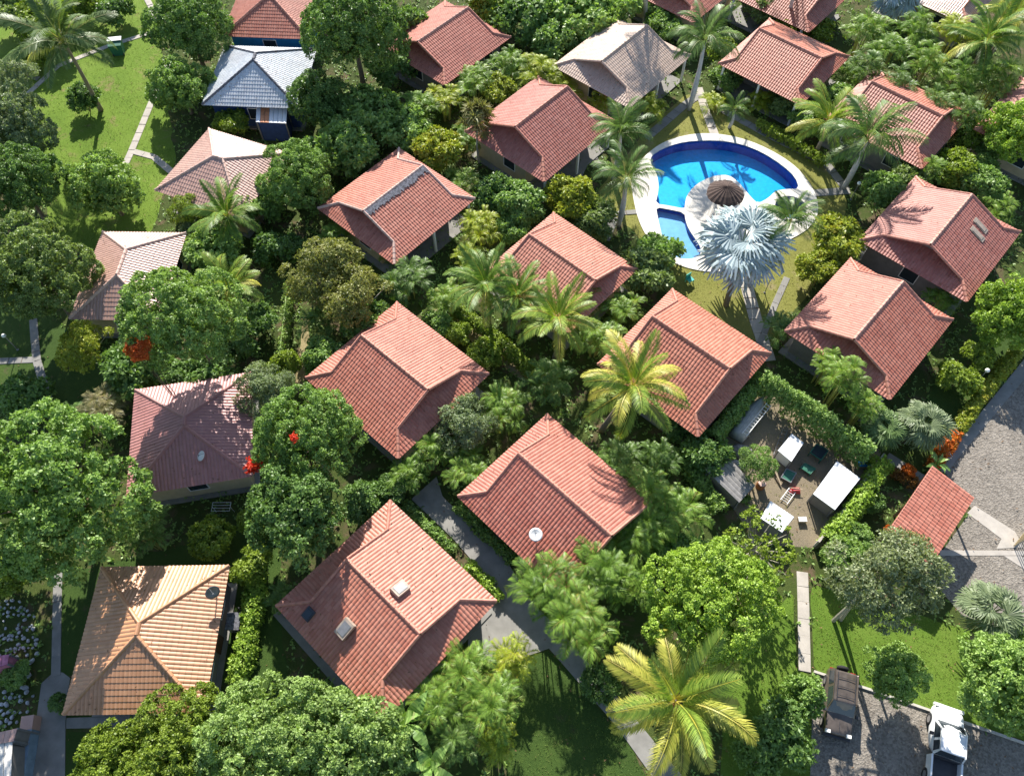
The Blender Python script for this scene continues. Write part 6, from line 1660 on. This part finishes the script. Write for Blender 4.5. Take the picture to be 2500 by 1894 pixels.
for k in (-1.2, -.7, -.2):
    m = MB(); m.tube([(k, -.5, 1.73), (k, .5, 1.73)], .018, 5); ob('roof_bar', m.mesh('roof_bar', 'metal_dark'), suv)
m = MB(); m.box(.75, 1.6, -.012, .012, .975, .99); ob('bonnet_crease', m.mesh('bonnet_crease', 'metal_dark'), suv)
# white pickup facing away
a, b = Vector(CARS['pickup'][0]), Vector(CARS['pickup'][1]); d = a - b; ang = math.atan2(d.y, d.x); cpos = a - d.normalized() * 2.5
pk = tag(empty('pickup_truck', (cpos.x, cpos.y, .016), ang), 'white pickup truck with an open dark bed at the bottom right', 'pickup', 'cars on the gravel parking')
shell([(-.42, .87, .86, .4, 1.08), (.9, .87, .86, .36, 1.1), (1.25, .87, .84, .36, 1.1), (1.9, .86, .8, .36, 1.05), (2.15, .84, .75, .36, 1.0), (2.32, .77, .66, .4, .93), (2.43, .66, .54, .44, .84), (2.49, .48, .4, .5, .74)], 'body', 'car_white', pk)
cabin(pk, (-.42, -.25, .95, 1.5), (1.08, 1.66), .82, .7, 'car_white')
bed = MB(); bed.box(-2.5, -.44, -.75, .75, .5, .58); ob('bed_floor', bed.mesh('bed_floor', 'metal_dark'), pk)
for sy in (-1, 1):
    m = MB(); m.box(-2.5, -.44, sy * .8 - .05, sy * .8 + .05, .4, 1.06); ob('bed_side', m.mesh('bed_side', 'car_white'), pk)
m = MB(); m.box(-2.56, -2.5, -.84, .84, .45, 1.04); ob('tailgate', m.mesh('tailgate', 'car_white'), pk)
m = MB(); m.box(-.47, -.44, -.74, .74, .58, 1.0); ob('bed_front', m.mesh('bed_front', 'metal_dark'), pk)
for x in (-1.5, 1.55):
    for sy in (-1, 1): wheel(pk, x, sy * .78, .37)
car_common(pk, 4.95, 1.74, 1.05, 1)
m = MB(); m.box(2.42, 2.56, -.72, .72, .42, .6); ob('bumper', m.mesh('bumper', 'car_white'), pk)

# ------------------------------------------------------------------ small things
for (p, z, lab) in LAMPS:
    root = tag(empty('garden_lamp', (p[0], p[1], 0)), lab, 'lamp', 'globe garden lamps')
    m = MB(); m.lathe([(.09, 0), (.09, .06), (.035, .1), (.03, z - .15), (.06, z - .12)], 8); ob('post', m.mesh('post', 'metal_grey'), root)
    m = MB(); m.lathe([(.02, -.16), (.1, -.13), (.15, -.06), (.165, 0), (.15, .07), (.1, .13), (.02, .165)], 14, (0, 0, z)); ob('globe', m.mesh('globe', 'globe', True), root)
def rock_mesh(seed):
    rg = random.Random(seed); bm = bmesh.new(); bmesh.ops.create_icosphere(bm, subdivisions=2, radius=1)
    dirs = [Vector((rg.gauss(0, 1), rg.gauss(0, 1), rg.gauss(0, 1))).normalized() for _ in range(7)]; offs = [rg.uniform(.55, .85) for _ in dirs]
    for v in bm.verts:
        for d_, o_ in zip(dirs, offs):
            k = v.co.dot(d_)
            if k > o_: v.co -= d_ * (k - o_)
        v.co *= rg.uniform(.96, 1.04)
    me = bpy.data.meshes.new('boulder'); bm.to_mesh(me); bm.free(); me.materials.append(MATS['rock']); return me
RM = [rock_mesh(k) for k in range(6)]
rg = random.Random(4)
for i, (x, y, r) in enumerate(ROCKS):
    o = ob('boulder', RM[i % 6]); o.location = (x, y, r * .35); o.rotation_euler = (rg.uniform(-.4, .4), rg.uniform(-.4, .4), rg.uniform(0, 6.28)); o.scale = (r, r * rg.uniform(.75, 1.1), r * .75)
    lone = i >= len(ROCKS) - 5
    tag(o, {0: 'second large boulder from the top in the row beside the driveway', 1: 'middle large boulder in the row beside the driveway', 2: 'fourth large boulder from the top in the row beside the driveway', 3: 'lowest large boulder in the row beside the driveway', 4: 'topmost large boulder in the row beside the driveway'}[i - len(ROCKS) + 5] if lone else ('pale boulder of the rock bed at the lower left edge' if i < 95 else 'pale boulder of the lower rock pile at the left edge'), 'boulder',
        'boulders lining the driveway' if lone else ('boulders of the upper rock bed' if i < 95 else 'boulders of the lower rock pile'))
# vine covered fence
fa, fb = Vector(MISC['fence'][0]), Vector(MISC['fence'][1]); d = fb - fa
fe = tag(empty('vine_fence', fa), 'narrow fence overgrown with vines left of the dry soil strip', 'fence')
for k in range(6):
    p = d * k / 5; m = MB(); m.box(p.x - .04, p.x + .04, p.y - .04, p.y + .04, 0, 1.7); ob('post', m.mesh('post', 'wood_pale'), fe)
for zz in (.5, 1.1, 1.68):
    m = MB(); m.tube([(0, 0, zz), (d.x, d.y, zz)], .03, 4); ob('rail', m.mesh('rail', 'leaf_sage'), fe)
rgv = np.random.default_rng(12); n = 900; t = rgv.uniform(0, 1, (n, 1)); cen = np.array(d) * t + rgv.normal(0, .14, (n, 3)) * [1, 1, 0] + np.array([0, 0, 1]) * rgv.uniform(.1, 1.75, (n, 1))
q, v = leaves(rgv, cen, unit(rgv.normal(0, 1, (n, 3)) + [0, 0, .6]), 5, .16, .05); ob('vines', quads_mesh('vines', q, v), fe, None, 'leaf_sage')
# water heater box beside the tan roof
p = MISC['ac']; root = tag(empty('utility_box', (p[0], p[1], 0)), 'grey utility box against the right side of the tan roofed house', 'box')
m = MB(); m.box(-.35, .35, -.45, .45, 0, .95); ob('cabinet', m.mesh('cabinet', 'metal_grey'), root)
m = MB(); m.add([(-.42, -.52, .96), (.42, -.52, .96), (.42, .52, 1.02), (-.42, .52, 1.02), (-.42, -.52, 1.0), (.42, -.52, 1.0), (.42, .52, 1.1), (-.42, .52, 1.1)], [(4, 5, 6, 7), (3, 2, 1, 0), (0, 1, 5, 4), (1, 2, 6, 5), (2, 3, 7, 6), (3, 0, 4, 7)]); ob('lid', m.mesh('lid', 'trim_grey'), root)
m = MB(); m.tube([(.3, .5, .2), (.3, .7, .5), (.3, .75, 1.3)], .04, 6); ob('pipe', m.mesh('pipe', 'metal_dark'), root)
# lean-to annex of the silver roofed house
P5 = MISC['annex']
an = quad_roof_shed('lean_to', [(*P5[0][:2], 2.35), (*P5[1][:2], 2.35), (*P5[2][:2], 2.1), (*P5[3][:2], 2.1)], 'small lean to with an orange and white sheet roof at the silver roofed house', 'white_sheet', 'wall_navy', 7, 'shed')
for o in [c_ for c_ in an.children if c_.name.startswith('roof_sheet')][1:3]:
    o.material_slots[0].link = 'OBJECT'; o.material_slots[0].material = MATS['orange_sheet']
# green bin with a pale lid on the upper lawn
p = MISC['bin']; root = tag(empty('garden_bin', (p[0], p[1], 0), .15), 'dark green box with a pale lid on the upper left lawn path', 'bin')
m = MB(); m.add([(-.5, -.4, 0), (.5, -.4, 0), (.5, .4, 0), (-.5, .4, 0), (-.62, -.5, 1.15), (.62, -.5, 1.15), (.62, .5, 1.3), (-.62, .5, 1.3)], [(0, 1, 5, 4), (1, 2, 6, 5), (2, 3, 7, 6), (3, 0, 4, 7), (0, 3, 2, 1), (4, 5, 6, 7)]); ob('box', m.mesh('box', 'green_paint'), root)
m = MB(); m.slab([(-.68, .05, 1.36), (.68, .05, 1.36), (.68, .58, 1.42), (-.68, .58, 1.42)], .05); ob('lid', m.mesh('lid', 'white_paint'), root)
for sx in (-.5, .5):
    m = MB(); m.box(sx - .06, sx + .06, -.46, -.4, 0, .25); ob('foot', m.mesh('foot', 'metal_dark'), root)
# washing frame on the shaded lawn
p = MISC['rackA']; root = tag(empty('clothes_frame', p), 'pale metal clothes drying frame on the shaded lawn below the mauve roof', 'drying frame')
for sx in (-.6, .6):
    m = MB(); m.tube([(sx, 0, 0), (sx, 0, .9)], .02, 5); ob('leg', m.mesh('leg', 'white_paint'), root)
for k in range(4):
    m = MB(); m.tube([(-.6, -.3 + .2 * k, .9), (.6, -.3 + .2 * k, .9)], .014, 5); ob('rail', m.mesh('rail', 'white_paint'), root)
for sx in (-.6, .6):
    m = MB(); m.tube([(sx, -.32, .9), (sx, .32, .9)], .014, 5); ob('crossbar', m.mesh('crossbar', 'white_paint'), root)
# cream gate leaf by the road
a, b = Vector(MISC['gate'][0]), Vector(MISC['gate'][1]); d = b - a
gt = tag(empty('gate', a), 'cream barred gate at the right edge beside the shelter', 'gate')
for k in range(9):
    p = d * k / 8; m = MB(); m.box(p.x - .03, p.x + .03, p.y - .03, p.y + .03, .1, 1.5); ob('bar', m.mesh('bar', 'wall_cream'), gt)
for zz in (.15, 1.45):
    m = MB(); m.tube([(0, 0, zz), (d.x, d.y, zz)], .045, 4); ob('rail', m.mesh('rail', 'wall_cream'), gt)
# pale sun lounger under the eave beside the royal palm, turquoise chair on the pool lawn
p = MISC['chair']; root = tag(empty('garden_chair', (p[0], p[1], .01), .6), 'turquoise garden chair on the dry lawn below the pool', 'chair')
plain('turquoise', (0.05, 0.42, 0.36), 0.5)
m = MB(); m.box(-.25, .25, -.25, .25, .38, .42); ob('seat', m.mesh('seat', 'turquoise'), root)
m = MB(); m.box(-.25, .25, .22, .27, .42, .85); ob('backrest', m.mesh('backrest', 'turquoise'), root)
for sx in (-.22, .22):
    for sy in (-.22, .22):
        m = MB(); m.box(sx - .025, sx + .025, sy - .025, sy + .025, 0, .38); ob('leg', m.mesh('leg', 'turquoise'), root)
# lower left corner: neighbour's porch, pink wall and blue wall
cn = CORNER
q = cn['porch']; quad_roof_shed('porch', [tuple(v) for v in q], 'cream roofed porch at the bottom left corner', 'coping', 'wall_grey', 5, 'porch')
q = cn['roofred']; quad_roof_shed('porch_awning', [tuple(v) for v in q], 'faded red awning above the cream porch in the bottom left corner', 'tile_pink', 'wall_grey', 6, 'awning')
q = cn['pink']; quad_roof_shed('pink_hut', [tuple(v) for v in q], 'small pink roofed hut at the left edge between the rocks', 'pink_wall', 'pink_wall', 4, 'hut')
a, b = Vector(cn['wall'][0]), Vector(cn['wall'][1]); d = b - a; s = Vector((-d.y, d.x, 0)).normalized() * .35
bw = tag(empty('garden_wall', (a.x, a.y, 0)), 'wide blue grey garden wall beside the driveway at the lower left', 'wall')
for k in range(6):
    p0, p1 = d * k / 6, d * (k + .985) / 6
    m = MB(); m.slab([(*(v_).xy, .9) for v_ in (p0 + s, p1 + s, p1 - s, p0 - s)], .9); ob('block', m.mesh('block', 'blue_grey' if k else 'tile_pink'), bw)
